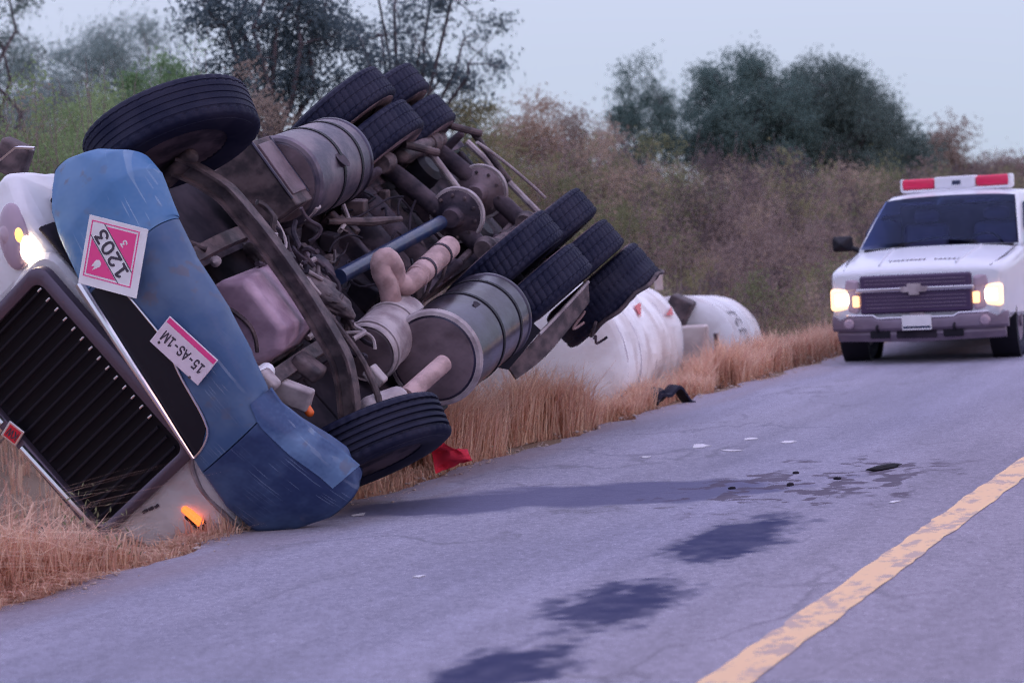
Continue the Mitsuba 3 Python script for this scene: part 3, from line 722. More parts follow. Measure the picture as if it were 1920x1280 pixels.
# --- fuel tanks
for s, x0, x1, cy, cz, R in ((1, -1.38, -2.45, 0.665, 0.585, 0.31), (-1, -1.30, -2.62, -0.925, 0.535, 0.325)):
    a = f'{TR}__fuel_tank' + ('' if s > 0 else '_001')
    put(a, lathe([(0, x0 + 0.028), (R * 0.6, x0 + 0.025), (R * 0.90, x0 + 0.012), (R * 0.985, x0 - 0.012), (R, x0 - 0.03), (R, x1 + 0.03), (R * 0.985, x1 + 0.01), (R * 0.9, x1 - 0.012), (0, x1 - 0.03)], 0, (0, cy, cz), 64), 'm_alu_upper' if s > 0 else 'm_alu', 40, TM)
    labels[a] = {'label': 'upper fuel tank beside the front wheel' if s > 0 else 'shiny round fuel tank in the lower middle of the underside'}
    put(a + '__end_cap', lathe([(0, x0 + 0.034), (R * 0.58, x0 + 0.030), (R * 0.86, x0 + 0.020), (R * 0.86, x0), (0, x0)], 0, (0, cy, cz), 64), 'm_alu_dull', 40, TM)
    put(a + '__end_rim', lathe([(R + 0.004, x0 - 0.035), (R + 0.010, x0 - 0.02), (R * 0.99, x0 + 0.012), (R * 0.91, x0 + 0.020), (R * 0.91, x0 - 0.03)], 0, (0, cy, cz), 64, closed=True), 'm_alu_upper' if s > 0 else 'm_pale', 40, TM)
    for f_ in (0.45, 0.80):
        xx = x0 + (x1 - x0) * f_
        put(f'{a}__strap' + ('' if f_ < 0.5 else '_001'), lathe([(R + 0.001, xx - 0.02), (R + 0.007, xx - 0.02), (R + 0.007, xx + 0.02), (R + 0.001, xx + 0.02)], 0, (0, cy, cz), 64, closed=True), 'm_black', 40, TM)
    put(a + '__seam', lathe([(R + 0.001, x1 + 0.035), (R + 0.008, x1 + 0.025), (R + 0.008, x1 - 0.005), (R * 0.97, x1 - 0.01)], 0, (0, cy, cz), 64), 'm_alu', 40, TM)
    put(a + '__filler', lathe([(0, 0.05), (0.05, 0.045), (0.055, 0.01), (0.075, 0.0), (0, 0.0)], 2, (x0 - 0.45, cy + (0.05 if s < 0 else -0.12), cz - R * 0.97), 20).apply_transform(np.eye(4)), 'm_steel_dark', 35, TM)
# step box before the upper tank
bxm = box((-1.16, 0.695, 0.62), (0.30, 0.52, 0.42), 0.015, R=rot([1, 0, 0], -6)[:3, :3])
tp('step_box', bxm, 'm_steel'); labels[f'{TR}__step_box'] = {'label': 'box with bright edges between the upper front wheel and the tank'}
for x in (-1.005, -1.315):
    tp('step_box__edge', tube([(x, 0.92, 0.39), (x, 0.47, 0.435)], 0.011, 6), 'm_alu')
tp('step_box__lid', box((-1.16, 0.69, 0.405), (0.24, 0.40, 0.02), 0.006, R=rot([1, 0, 0], -6)[:3, :3]), 'm_alu_dull')
tp('tank_bracket', box((-1.42, 0.40, 0.56), (0.10, 0.10, 0.14), 0.015), 'm_pale')

# --- exhaust
MUF = np.array([[-0.95, -0.617, 0.74], [-1.68, -0.578, 0.665]])
ax = (MUF[1] - MUF[0]); L = np.linalg.norm(ax); ax /= L


def along(prof, n=48, closed=False):
    m = lathe([(r * 1.13, a) for r, a in prof], 0, n=n, closed=closed)
    z = np.array([1, 0, 0]); M = trimesh.geometry.align_vectors(z, ax); M[:3, 3] = MUF[0]
    return tf(m, M)


tp('muffler', along([(0, 0.02), (0.16, 0.02), (0.170, 0.0), (0.178, 0.01), (0.178, 0.10), (0.182, 0.11), (0.182, 0.14), (0.178, 0.15), (0.178, L - 0.05), (0.16, L), (0, L + 0.02)]), 'm_pale')
labels[f'{TR}__muffler'] = {'label': 'pale muffler drum with a flat round end'}
tp('muffler__end_disc', along([(0, 0.006), (0.15, 0.006), (0.160, 0.014), (0.160, 0.03), (0, 0.03)]), 'm_alu_dull')
for a in (0.06, 0.45):
    tp('muffler__clamp', along([(0.180, a), (0.187, a), (0.187, a + 0.03), (0.180, a + 0.03)], closed=True), 'm_pale')
tp('exhaust_elbow', tube(smooth_path([(-1.52, -0.50, 0.64), (-1.48, -0.42, 0.56), (-1.45, -0.34, 0.50), (-1.42, -0.24, 0.455), (-1.42, -0.19, 0.405), (-1.45, -0.20, 0.375), (-1.50, -0.27, 0.40), (-1.57, -0.36, 0.475), (-1.63, -0.415, 0.475), (-1.70, -0.42, 0.435), (-1.80, -0.405, 0.375)], 4), 0.072, 18), 'm_pink', 50)
labels[f'{TR}__exhaust_elbow'] = {'label': 'pinkish bent exhaust pipe on top of the muffler'}
tp('exhaust_pipe', tube([(-1.74, -0.415, 0.415), (-2.36, -0.372, 0.305)], 0.082, 20), 'm_pink', 50)
for t_ in (0.25, 0.72):
    c0 = np.array([-1.74, -0.415, 0.415]) * (1 - t_) + np.array([-2.36, -0.372, 0.305]) * t_
    d = np.array([-0.62, 0.043, -0.11]); d /= np.linalg.norm(d)
    tp('exhaust_clamp', tube([c0 - d * 0.014, c0 + d * 0.014], 0.088, 20), 'm_steel_dark', 50)
    tp('exhaust_hanger', tube([c0 + [0, -0.08, 0.02], c0 + [0.02, -0.13, 0.10], c0 + [0.02, -0.15, 0.24]], 0.012, 6), 'm_steel')
tp('intake_pipe', tube([(-0.98, -1.0, 0.385), (-0.50, -1.01, 0.54)], 0.060, 18), 'm_pink', 50)
labels[f'{TR}__intake_pipe'] = {'label': 'short pink pipe above the lower front wheel'}
tp('air_canister', hull_spheres([(-0.42, -0.98, 0.56), (-0.25, -0.92, 0.66)], 0.075), 'm_pale', 50)
tp('canister_bracket', box((-0.62, -0.78, 0.66), (0.10, 0.14, 0.10), 0.02), 'm_pale')
tp('side_step', box((-1.2, -1.18, 0.92), (1.0, 0.10, 0.16), 0.02), 'm_black')
tp('side_step', box((-0.75, -1.30, 0.72), (0.30, 0.05, 0.26), 0.02, R=rot([1, 0, 0], 20)[:3, :3]), 'm_alu_dull')

# --- mud guards at the lower drive wheels
tp('gap_shade_plate', hull(np.array([(-2.75, -1.02, 0.36), (-3.0, -1.25, 0.42), (-2.75, -1.31, 0.73), (-2.62, -1.20, 0.77), (-2.85, -0.9, 0.75), (-3.1, -1.0, 0.8)])), 'm_black', 20)  # black plate added to darken the gap beside the tank like shadow
gd_ = np.array([(-3.9, -1.204, 0.172), (-3.5, -1.235, 0.32), (-3.1, -1.262, 0.485), (-2.8, -1.306, 0.733)])
ge = np.array([(-3.86, -1.33, 0.26), (-3.5, -1.385, 0.44), (-3.1, -1.42, 0.60), (-2.84, -1.40, 0.76)])
tp('wheel_guard', loft([[a, b, b - [0.02, 0, -0.02], a - [0.02, 0, -0.02]] for a, b in zip(smooth_path(gd_, 3), smooth_path(ge, 3))]), 'm_steel', 20)
tp('wheel_guard__edge', tube(smooth_path(gd_[:3], 3), 0.014, 6), 'm_pale')
k = wheel('trailing_wheel', (-5.12, -1.36, 0.53), 0.50, 0.36, 0, -0.08, 3); labels[k] = {'label': 'last dark wheel at the back, with a pale frayed edge'}
tp('trailing_wheel__torn_edge', tube([(-5.12 + 0.505 * math.sin(a), -1.535 + 0.012 * math.sin(9 * a), 0.53 - 0.505 * math.cos(a)) for a in np.linspace(-1.9, 1.9, 30)], 0.018, 6), 'm_steel')
for i in range(5):
    c0 = np.array([-4.3 - 0.3 * rng.random(), -1.30 - 0.28 * rng.random(), 0.50 + 0.2 * rng.random()])
    P = [c0]
    for q in range(3):
        P.append(P[-1] + rng.normal(size=3) * [0.06, 0.04, 0.06])
    tp('torn_strip', tube(smooth_path(P, 3), 0.010 + 0.014 * rng.random(), 5), ('m_steel', 'm_pink', 'm_pale', 'm_steel_dark')[i % 4])

# ================================================================== TANKERS lying in the ditch
def tank_frame(a, b, roll):
    """x along the tank from its near end a to its far end b; rolled about that axis"""
    a, b = np.asarray(a, float), np.asarray(b, float)
    x = b - a; Lx = np.linalg.norm(x); x /= Lx
    y = np.cross([0, 0, 1], x); y /= np.linalg.norm(y); z = np.cross(x, y)
    M = np.eye(4); M[:3, 0], M[:3, 1], M[:3, 2], M[:3, 3] = x, y, z, a
    return M @ rot([1, 0, 0], roll), Lx


def tank_shell(Lx, R, near=0.30, far=0.30, ribs=(), n=64):
    P = [(0, -near)]
    for q in np.linspace(0.15, 1, 9):
        P.append((R * math.sin(q * math.pi / 2), -near * math.cos(q * math.pi / 2)))
    for q in np.linspace(1, 0.15, 9):
        P.append((R * math.sin(q * math.pi / 2), Lx + far * math.cos(q * math.pi / 2)))
    P.append((0, Lx + far))
    return lathe(P, 0, n=n)


MA, LA = tank_frame((0.30, 19.5, 0.40), (1.26, 25.0, 0.27), -62)
K = 'tank_trailer'
tag(K, 'white tanker with raised rings lying in the grass just behind the lorry', 'tanker')
put(K + '__shell', crinkle(tank_shell(LA, 0.75, 0.22), 0.028, 1.8, 3, 0.09, 0.5), 'm_tank', 50, MA)
for i, x in enumerate((0.02, 1.1, 2.5, 4.1, LA - 0.03)):
    put(K + '__ring' + (f'_{i:03d}' if i else ''), lathe([(0.745, x - 0.03), (0.757, x - 0.02), (0.757, x + 0.02), (0.745, x + 0.03)], 0, n=64, closed=True), 'm_seam', 40, MA)
for i, (y, z) in enumerate(((0.46, 0.66), (0.33, 0.72))):
    put(K + '__rail' + ('_001' if i else ''), tube([(x, y, z + 0.03) for x in np.linspace(0.1, LA - 0.3, 20)], 0.018, 6), 'm_steel', 35, MA)
put(K + '__walkway', box((LA / 2, 0.39, 0.72), (LA - 0.8, 0.22, 0.03), 0.01, R=rot([1, 0, 0], -30)[:3, :3]), 'm_alu_dull', 35, MA)
for i, x in enumerate((1.2, 3.0, 4.6)):
    put(K + '__hatch' + (f'_{i:03d}' if i else ''), lathe([(0, 0.10), (0.16, 0.09), (0.19, 0.06), (0.2, 0.0), (0.2, -0.06)], 2, (x, 0.0, 0.75), 24), 'm_alu', 35, MA)
W_ = lambda x, y, z: (MA @ [x, y, z, 1])[:3]


def on_tank(MM, R, x, deg, w, h, bsdf, key, outline=None):
    """a thin curved patch lying on a tank: x along it, deg round it (0 = tank's y axis)"""
    o = outline or [(-0.5, -0.5), (0.5, -0.5), (0.5, 0.5), (-0.5, 0.5)]
    P = Polygon(o)
    m = trimesh.creation.extrude_polygon(P, 1.0, engine='earcut')
    v = np.array(m.vertices)
    m2 = tri(v, m.faces).subdivide_to_size(0.2)
    v = np.array(m2.vertices)
    an = math.radians(deg) + v[:, 1] * h / R
    rr = R + 0.0025 + v[:, 2] * 0.004
    put(key, tri(np.stack([x + v[:, 0] * w, rr * np.cos(an), rr * np.sin(an)], -1), m2.faces), bsdf, 35, MM)


tri_ = [(-0.5, -0.1), (0.5, -0.5), (-0.1, 0.5)]
on_tank(MA, 0.785, 2.3, 206, 0.9, 0.16, 'm_red', K + '__red_mark', [(-0.5, 0.5), (0.5, -0.5), (-0.3, -0.35)])
on_tank(MA, 0.785, 4.7, 212, 1.1, 0.12, 'm_red', K + '__red_mark_001', [(-0.5, 0.3), (0.2, 0.5), (0.5, -0.5), (0.25, -0.15)])
put(K + '__ladder_rail', tube([W_(LA - 0.55, 0.25, -0.90) * 0 + np.array(q) for q in ((1.50, 25.0, 1.06), (1.86, 25.1, 0.35))], 0.02, 6), 'm_steel')

for i, (y0_, z0_, w_) in enumerate(((0.46, 0.68, 0.30), (0.40, 0.74, 0.22))):
    put('tank_trailer__torn_plate' + ('_001' if i else ''), crinkle(box((LA - 1.2 + i * 0.9, y0_, z0_), (1.3, w_, 0.03), 0.01, R=rot([1, 0, 0], -38 + 14 * i)[:3, :3]), 0.05, 3, 4 + i, 0.08), 'm_steel', 30, MA)
# second tanker
MB, LB = tank_frame((2.02, 26.0, 0.06), (2.95, 31.4, -0.15), -55)
K = 'tank_trailer_001'
tag(K, 'smaller white tanker with a rounded end and black scrawl, farthest along the ditch', 'tanker')
put(K + '__shell', crinkle(tank_shell(LB, 0.72, 0.18, 0.22), 0.02, 2.2, 7, 0.09, 0.5), 'm_tank', 50, MB)
for i, x in enumerate((0.05, 1.2, 2.5, LB - 0.05)):
    put(K + '__ring' + (f'_{i:03d}' if i else ''), lathe([(0.718, x - 0.03), (0.727, x - 0.02), (0.727, x + 0.02), (0.718, x + 0.03)], 0, n=64, closed=True), 'm_tank', 40, MB)
rng = np.random.default_rng(5)
q = 0
for row in range(3):
    for cidx in range(4 + row % 2):
        a0 = 196 + 10.5 * cidx + rng.normal() * 1.5
        x = 1.0 + 0.5 * row + rng.normal() * 0.02
        g = [(-0.5, -0.1), (-0.1, -0.5), (0.05, -0.2), (0.45, -0.4), (0.5, 0.0), (0.1, 0.15), (0.2, 0.5), (-0.15, 0.45), (-0.1, 0.1)]
        on_tank(MB, 0.732, x + 0.14, a0, 0.22 + 0.08 * rng.random(), 0.085, 'm_ink', K + '__scrawl' + (f'_{q:03d}' if q else ''), g); q += 1
put(K + '__walkway', box((0.9, 0.50, 0.62), (1.6, 0.50, 0.06), 0.02, R=rot([1, 0, 0], -38)[:3, :3]), 'm_steel', 35, MB)
put(K + '__hatch', lathe([(0, 0.10), (0.16, 0.09), (0.19, 0.06), (0.2, 0.0), (0.2, -0.06)], 2, (1.6, 0.0, 0.72), 24), 'm_alu', 35, MB)
put('tank_trailer__coupling_box', box((2.14, 25.45, 0.20), (0.40, 0.30, 0.48), 0.03, R=rot([0, 0, 1], -12)[:3, :3]), 'm_tan')
put('tank_trailer__coupling_plate', box((1.98, 25.75, 0.52), (0.28, 0.5, 0.55), 0.03, R=(rot([0, 0, 1], -12) @ rot([0, 1, 0], 28))[:3, :3]), 'm_steel')
put('tank_trailer__post', box((1.78, 25.4, 1.0), (0.10, 0.10, 0.24), 0.015), 'm_tan')
for i, dx in enumerate((-0.23, 0.25)):
    put('tank_trailer__coupling_strut' + ('_001' if i else ''), tube([(2.20 + dx, 25.62, 0.32), (2.24 + dx, 25.62, -0.5)], 0.03, 6), 'm_steel_dark')

# ================================================================== WHITE PICKUP ON THE ROAD
PM = np.eye(4)
yaw = math.atan2(-RD[1], -RD[0]) + math.radians(0)
PM[:3, :3] = rot([0, 0, 1], math.degrees(yaw))[:3, :3]
PM[:3, 3] = road(22.95, -5.02)
PK = 'pickup_truck'
tag(PK, 'white pickup truck with a red and white roof light bar and lit headlights', 'truck')


def cp(name, mesh, mat, smooth=35, **k):
    return put(f'{PK}__{name}', mesh, mat, smooth, PM, **k)


def car_ring(x, w, zb, zt, rt=0.10, crown=0.0, flare=0.0, n=6):
    """body section: half width w, bottom zb, shoulder zt, crowned top"""
    P = []
    P += [(x, -w + 0.06, zb), (x, -w, zb + 0.06)]
    P += [(x, -w - flare, zb + 0.25), (x, -w - flare, (zb + zt) / 2), (x, -w, zt - rt)]
    for a in np.radians(np.linspace(15, 90, n)):
        P.append((x, -w + rt - rt * math.cos(a), zt - rt + rt * math.sin(a)))
    for y in np.linspace(-w + rt, w - rt, 11)[1:-1]:
        P.append((x, y, zt + crown * (1 - (y / w) ** 2)))
    for a in np.radians(np.linspace(90, 15, n)):
        P.append((x, w - rt + rt * math.cos(a), zt - rt + rt * math.sin(a)))
    P += [(x, w, zt - rt), (x, w + flare, (zb + zt) / 2), (x, w + flare, zb + 0.25), (x, w, zb + 0.06), (x, w - 0.06, zb)]
    return P


body = loft([car_ring(-0.03, 0.88, 0.56, 0.985, 0.06, 0.015), car_ring(-0.06, 0.92, 0.50, 1.02, 0.08, 0.02), car_ring(-0.20, 0.965, 0.46, 1.055, 0.09, 0.035), car_ring(-0.6, 0.99, 0.44, 1.11, 0.10, 0.05, 0.01),
             car_ring(-1.30, 1.0, 0.42, 1.20, 0.10, 0.05), car_ring(-1.8, 1.0, 0.40, 1.20, 0.08, 0.02), car_ring(-5.3, 1.0, 0.42, 1.20, 0.06, 0.0), car_ring(-5.5, 0.97, 0.5, 1.16, 0.06, 0.0)])
cp('body', body, 'm_carwhite', 40)


def cabin_ring(x, wb, zb, wt, zt, crown=0.03, r=0.09):
    P = [(x, -wb, zb)]
    for q in (0.35, 0.7):
        P.append((x, -wb + (wb - wt) * q * 0.95, zb + (zt - zb) * q))
    for a in np.radians(np.linspace(10, 90, 5)):
        P.append((x, -wt + r - r * math.cos(a), zt - r + r * math.sin(a)))
    for y in np.linspace(-wt + r, wt - r, 9)[1:-1]:
        P.append((x, y, zt + crown * (1 - (y / wt) ** 2)))
    P += [(x, -y, z) for _, y, z in P[:8]][::-1]
    return P


cabin = loft([cabin_ring(-1.34, 0.96, 1.06, 0.93, 1.24, 0.01, 0.03), cabin_ring(-1.75, 0.96, 1.06, 0.86, 1.54, 0.03, 0.06), cabin_ring(-2.13, 0.965, 1.06, 0.80, 1.79, 0.03, 0.08), cabin_ring(-2.35, 0.965, 1.06, 0.79, 1.84, 0.035, 0.10),
              cabin_ring(-3.8, 0.965, 1.06, 0.79, 1.84, 0.03, 0.10), cabin_ring(-5.2, 0.965, 1.06, 0.79, 1.82, 0.03, 0.10), cabin_ring(-5.42, 0.95, 1.06, 0.82, 1.64, 0.03, 0.10)])
ct = np.array(cabin.triangles_center)
opening = (ct[:, 0] > -2.10) & (ct[:, 0] < -1.36) & (np.abs(ct[:, 1]) < np.interp(-ct[:, 0], [1.34, 2.13], [0.90, 0.74])) & (ct[:, 2] > np.interp(-ct[:, 0], [1.34, 1.75, 2.13], [1.17, 1.47, 1.70]))
cp('cab', tri(cabin.vertices, cabin.faces[~opening]), 'm_carwhite', 40)
cp('dashboard', hull_spheres([(-1.45, -0.80, 1.13), (-1.45, 0.80, 1.13), (-1.85, -0.80, 1.16), (-1.85, 0.80, 1.16), (-1.8, -0.8, 1.0), (-1.8, 0.8, 1.0)], 0.05), 'm_black')
for s in (-1, 1):
    cp('front_seat', hull_spheres([(-2.60, s * 0.42 - 0.2, 1.0), (-2.60, s * 0.42 + 0.2, 1.0), (-2.72, s * 0.42 - 0.2, 1.42), (-2.72, s * 0.42 + 0.2, 1.42)], 0.07), 'm_cargrey')
    cp('front_seat__headrest', hull_spheres([(-2.74, s * 0.42 - 0.08, 1.58), (-2.74, s * 0.42 + 0.08, 1.58)], 0.075), 'm_cargrey')
cp('steering_wheel', tube([(-2.02 + 0.10 * math.sin(a), 0.42 + 0.19 * math.cos(a), 1.20 + 0.16 * math.sin(a)) for a in np.linspace(0, 2 * np.pi, 28)], 0.016, 6), 'm_black')
cp('inner_mirror', box((-1.98, 0.0, 1.66), (0.03, 0.24, 0.06), 0.012), 'm_black')
for s in (-1, 1):
    cp('sun_visor', box((-2.12, s * 0.38, 1.735), (0.14, 0.40, 0.02), 0.008), 'm_cargrey')
cp('cab_lining', box((-2.95, 0, 1.36), (0.05, 1.55, 0.70), 0.02), 'm_dark')
ws = []
for q in np.linspace(0.03, 0.93, 9):
    x, z, w = np.interp(q, [0, 0.5, 1], [-1.34, -1.75, -2.13]), np.interp(q, [0, 0.5, 1], [1.24, 1.55, 1.805]), np.interp(q, [0, 0.5, 1], [0.925, 0.845, 0.775])
    row = [(x + 0.035 * (1 - (y / w) ** 2) + 0.012, y, z + 0.035 * (1 - (y / w) ** 2) + 0.012) for y in np.linspace(-w * 0.955, w * 0.955, 15)]
    ws.append(row + [(a - 0.03, b_, c - 0.03) for a, b_, c in row[::-1]])
ww = np.array([r[:15] for r in ws])
cp('windscreen', loft(ww, closed=False), 'm_pane', True); labels[f'{PK}__windscreen'] = {'label': 'dark blue windscreen'}
for s in (-1, 1):
    cp('side_window', loft([[(x, s * (yb + 0.012), zb), (x, s * (yt + 0.012), zt), (x, s * (yt - 0.02), zt), (x, s * (yb - 0.02), zb)] for x, yb, zb, yt, zt in ((-1.75, 0.95, 1.24, 0.92, 1.42), (-2.2, 0.955, 1.24, 0.845, 1.70), (-3.6, 0.955, 1.24, 0.840, 1.71))]), 'm_glass', 20)
    cp('mirror', hull_spheres([(-1.55, s * 1.08, 1.26), (-1.55, s * 1.25, 1.26), (-1.55, s * 1.08, 1.37), (-1.55, s * 1.25, 1.37), (-1.46, s * 1.16, 1.31)], 0.035), 'm_black')
    cp('mirror__arm', tube([(-1.55, s * 0.95, 1.22), (-1.55, s * 1.10, 1.28)], 0.03, 8), 'm_black')
# front end
cp('grille', box((-0.02, 0, 0.765), (0.07, 1.22, 0.42), 0.03), 'm_grille')
for z in (0.62, 0.66, 0.70, 0.74, 0.88, 0.92):
    cp('grille__slat', box((0.017, 0, z), (0.016, 1.10, 0.008), 0.003), 'm_cargrey')
cp('grille__chrome_bar', box((0.035, 0, 0.815), (0.03, 1.28, 0.045), 0.012), 'm_chrome'); labels[f'{PK}__grille'] = {'label': 'dark purple grille with a chrome bar and emblem across it'}
bt = Polygon([(-0.13, -0.03), (-0.055, -0.03), (-0.055, -0.06), (0.055, -0.06), (0.055, -0.03), (0.13, -0.03), (0.15, 0.03), (0.075, 0.03), (0.075, 0.06), (-0.075, 0.06), (-0.075, 0.03), (-0.15, 0.03)])
cp('emblem', facing(trimesh.creation.extrude_polygon(bt, 0.02, engine='earcut'), 0.048, 0, 0.815), 'm_pale', False)
for s in (-1, 1):
    k = cp('headlight', hull_spheres([(-0.035, s * 0.655, 0.60), (-0.035, s * 0.655, 0.90), (-0.11, s * 0.885, 0.61), (-0.12, s * 0.895, 0.965), (-0.2, s * 0.7, 0.7)], 0.035), 'm_lampoff', 50)
    labels[k] = {'label': 'lit headlight on the side of the road edge' if s < 0 else 'lit headlight on the side of the yellow line'}
    cp('headlight__upper_lens', hull_spheres([(-0.01, s * 0.66, 0.84), (-0.01, s * 0.66, 0.90), (-0.085, s * 0.875, 0.83), (-0.095, s * 0.88, 0.955)], 0.02), 'm_lens', 50)
    bm = box((0, 0, 0), (0.07, 0.22, 0.155), 0.034, R=rot([0, 0, 1], -s * 18)[:3, :3])
    cp('headlight__bulb', tf(bm, None, (-0.045, s * 0.80, 0.725)), 'm_whitelens', 60, emitter=lamp(3.2, (1.0, 0.84, 0.52)))
    glow_shell = box((0, 0, 0), (0.07, 0.31, 0.24), 0.034, R=rot([0, 0, 1], -s * 18)[:3, :3])
    cp('headlight__reflector', tf(glow_shell, None, (-0.055, s * 0.79, 0.725)), 'm_lampoff', 60, emitter=lamp(1.0, (1.0, 0.52, 0.24)))  # added glowing shell: warm falloff round the bulb, made emissive itself
    cp('headlight__turn_signal', box((0.0, s * 0.655, 0.70), (0.03, 0.07, 0.12), 0.012), 'm_orange', emitter=lamp(1.2, (1.0, 0.50, 0.22)))
    cp('fog_lamp', lathe([(0, 0.02), (0.04, 0.015), (0.055, 0.0), (0.055, -0.02)], 0, (0.015, s * 0.74, 0.455), 20), 'm_lens')
    cp('tow_hook', tube(smooth_path([(0.03, s * 0.42, 0.44), (0.08, s * 0.42, 0.41), (0.07, s * 0.42, 0.37), (0.02, s * 0.42, 0.37)], 3), 0.014, 6), 'm_black')
bs = []
for y in np.linspace(-0.96, 0.96, 33):
    x = 0.06 - 0.20 * abs(y / 0.96) ** 3
    up_ = 0.545 if abs(y) > 0.46 else 0.545 - 0.035 * min(1, (0.46 - abs(y)) / 0.06)
    bs.append([(x - 0.05, y, up_), (x, y, up_ - 0.01), (x + 0.02, y, up_ - 0.05), (x + 0.012, y, 0.40), (x - 0.02, y, 0.37), (x - 0.06, y, 0.37), (x - 0.06, y, 0.5)])
cp('bumper', loft(bs), 'm_cargrey', 30); labels[f'{PK}__bumper'] = {'label': 'dull metallic front bumper'}
cp('bumper__chrome_lip', tube([(0.065 - 0.20 * abs(y / 0.96) ** 3, y, 0.545 if abs(y) > 0.46 else 0.512) for y in np.linspace(-0.94, 0.94, 33)], 0.009, 6), 'm_chrome')
ad = []
for y in np.linspace(-0.92, 0.92, 21):
    x = 0.0 - 0.22 * abs(y / 0.96) ** 3
    ad.append([(x, y, 0.40), (x + 0.02, y, 0.33), (x - 0.02, y, 0.24 + 0.03 * abs(y)), (x - 0.06, y, 0.25), (x - 0.05, y, 0.40)])
cp('air_dam', loft(ad), 'm_cargrey', 30)
for s in (-1, 1):
    cp('air_dam__vent', box((0.012, s * 0.40, 0.33), (0.03, 0.22, 0.08), 0.012), 'm_black')
cp('lower_grille', box((0.0, 0, 0.325), (0.05, 0.44, 0.08), 0.01), 'm_dark')
cp('front_plate', box((0.085, 0.02, 0.455), (0.012, 0.32, 0.16), 0.005), 'm_sheet'); labels[f'{PK}__front_plate'] = {'label': 'pale number plate on the bumper'}
cp('front_plate__band', box((0.092, 0.02, 0.405), (0.004, 0.30, 0.025), 0.001), 'm_blue')
cp('front_plate__bracket', box((0.08, 0.03, 0.545), (0.012, 0.16, 0.03), 0.005), 'm_pale')
# lettering across the front of the hood: two words, too small to read in the photograph
rng = np.random.default_rng(3)
for wi, (y0, y1, nn) in enumerate(((-0.36, 0.06, 9), (0.14, 0.44, 6))):
    for i in range(nn):
        y = -(y0 + (y1 - y0) * (i + 0.5) / nn) * -1
        zz = 1.0775 + 0.042 * (1 - (y / 0.98) ** 2)
        cp('hood_lettering', box((-0.36, y, zz + 0.002), (0.055 + 0.02 * rng.random(), 0.026, 0.006), 0.002, R=rot([0, 1, 0], 8)[:3, :3]), 'm_ink', False)
for s in (-1, 1):
    cp('wiper', tube([(-1.30, s * 0.45, 1.27), (-1.40, s * 0.10, 1.335), (-1.38, s * -0.15, 1.335)], 0.010, 5), 'm_black')
for s in (-1, 1):
    cp('hood_seam', tube([(-0.10, s * 0.80, 1.035), (-0.6, s * 0.87, 1.125), (-1.25, s * 0.90, 1.222)], 0.006, 5), 'm_dark')
    cp('hood_crease', tube([(-0.16, s * 0.42, 1.083), (-0.6, s * 0.46, 1.150), (-1.25, s * 0.50, 1.240)], 0.012, 6), 'm_carwhite')
    for x in (-1.55, -2.65, -3.75):
        cp('door_seam', tube([(x, s * 1.002, 0.5), (x, s * 1.003, 0.8), (x, s * 1.0, 1.12)], 0.006, 5), 'm_dark')
    cp('door_handle', box((-2.5, s * 1.015, 1.02), (0.16, 0.03, 0.035), 0.012), 'm_black')
cp('cowl', box((-1.33, 0, 1.225), (0.10, 1.70, 0.03), 0.012), 'm_black')
# wheels
for x in (-0.95, -4.3):
    for s in (-1, 1):
        a = f'{PK}__wheel'; n = 1
        while a + '__tyre' in scene:
            a = f'{PK}__wheel_{n:03d}'; n += 1
        c = (x, s * 0.84, 0.39)
        put(a + '__tyre', tf(tyre_mesh(0.39, 0.26, 4, 48), None, c), 'm_rubber', 40, PM)
        put(a + '__rim', tf(rim_mesh(0.40, 0.26, s * 0.08), None, c), 'm_cargrey', 40, PM)
        cp('wheel_arch', lathe([(0.47, -0.15), (0.47, 0.152), (0.43, 0.152), (0.43, -0.15)], 1, (x, s * 0.835, 0.40), 40, closed=True), 'm_black')
cp('underbody', box((-2.7, 0, 0.36), (4.9, 1.5, 0.16), 0.03), 'm_black')
cp('front_axle', tube([(-0.95, -0.8, 0.33), (-0.95, 0.8, 0.33)], 0.06, 10), 'm_dark')
# roof light bar
LX, LZ = -2.55, 1.97
k = cp('light_bar', box((LX, 0, LZ - 0.085), (0.28, 1.26, 0.035), 0.012), 'm_whitelens'); labels[k] = {'label': 'red and white roof light bar'}
for i, s in enumerate((-1, 1)):
    cp('light_bar__red_lens', box((LX, s * 0.44, LZ), (0.27, 0.38, 0.125), 0.03), 'm_redlens')
    cp('light_bar__end_cap', box((LX, s * 0.636, LZ - 0.01), (0.25, 0.035, 0.15), 0.015), 'm_whitelens')
    cp('light_bar__foot', box((LX, s * 0.5, 1.86), (0.12, 0.08, 0.08), 0.01), 'm_black')
cp('light_bar__speaker', box((LX + 0.02, 0, LZ), (0.25, 0.48, 0.14), 0.02), 'm_whitelens')
cp('light_bar__badge', box((LX + 0.15, 0.02, LZ - 0.005), (0.012, 0.10, 0.05), 0.006), 'm_blue')

# ================================================================== DEBRIS
def crumple(size, seed, sub=3, amp=0.5, freq=1.5):
    s_ = trimesh.creation.icosphere(subdivisions=sub)
    v = np.array(s_.vertices)
    v *= (1 - amp / 2 + amp * meshkit.fbm(v * freq + seed * 7.3, 4, seed))[:, None]
    return tri(v * np.asarray(size), s_.faces)


def lay(name, mesh, mat, s, t, z=0.0, yaw=0.0, label=None, cat=None, group=None, smooth=30):
    M = rot([0, 0, 1], yaw); M[:3, 3] = road(s, t, z)
    k = put(name, mesh, mat, smooth, M)
    if label:
        tag(k, label, cat, group)
    return k


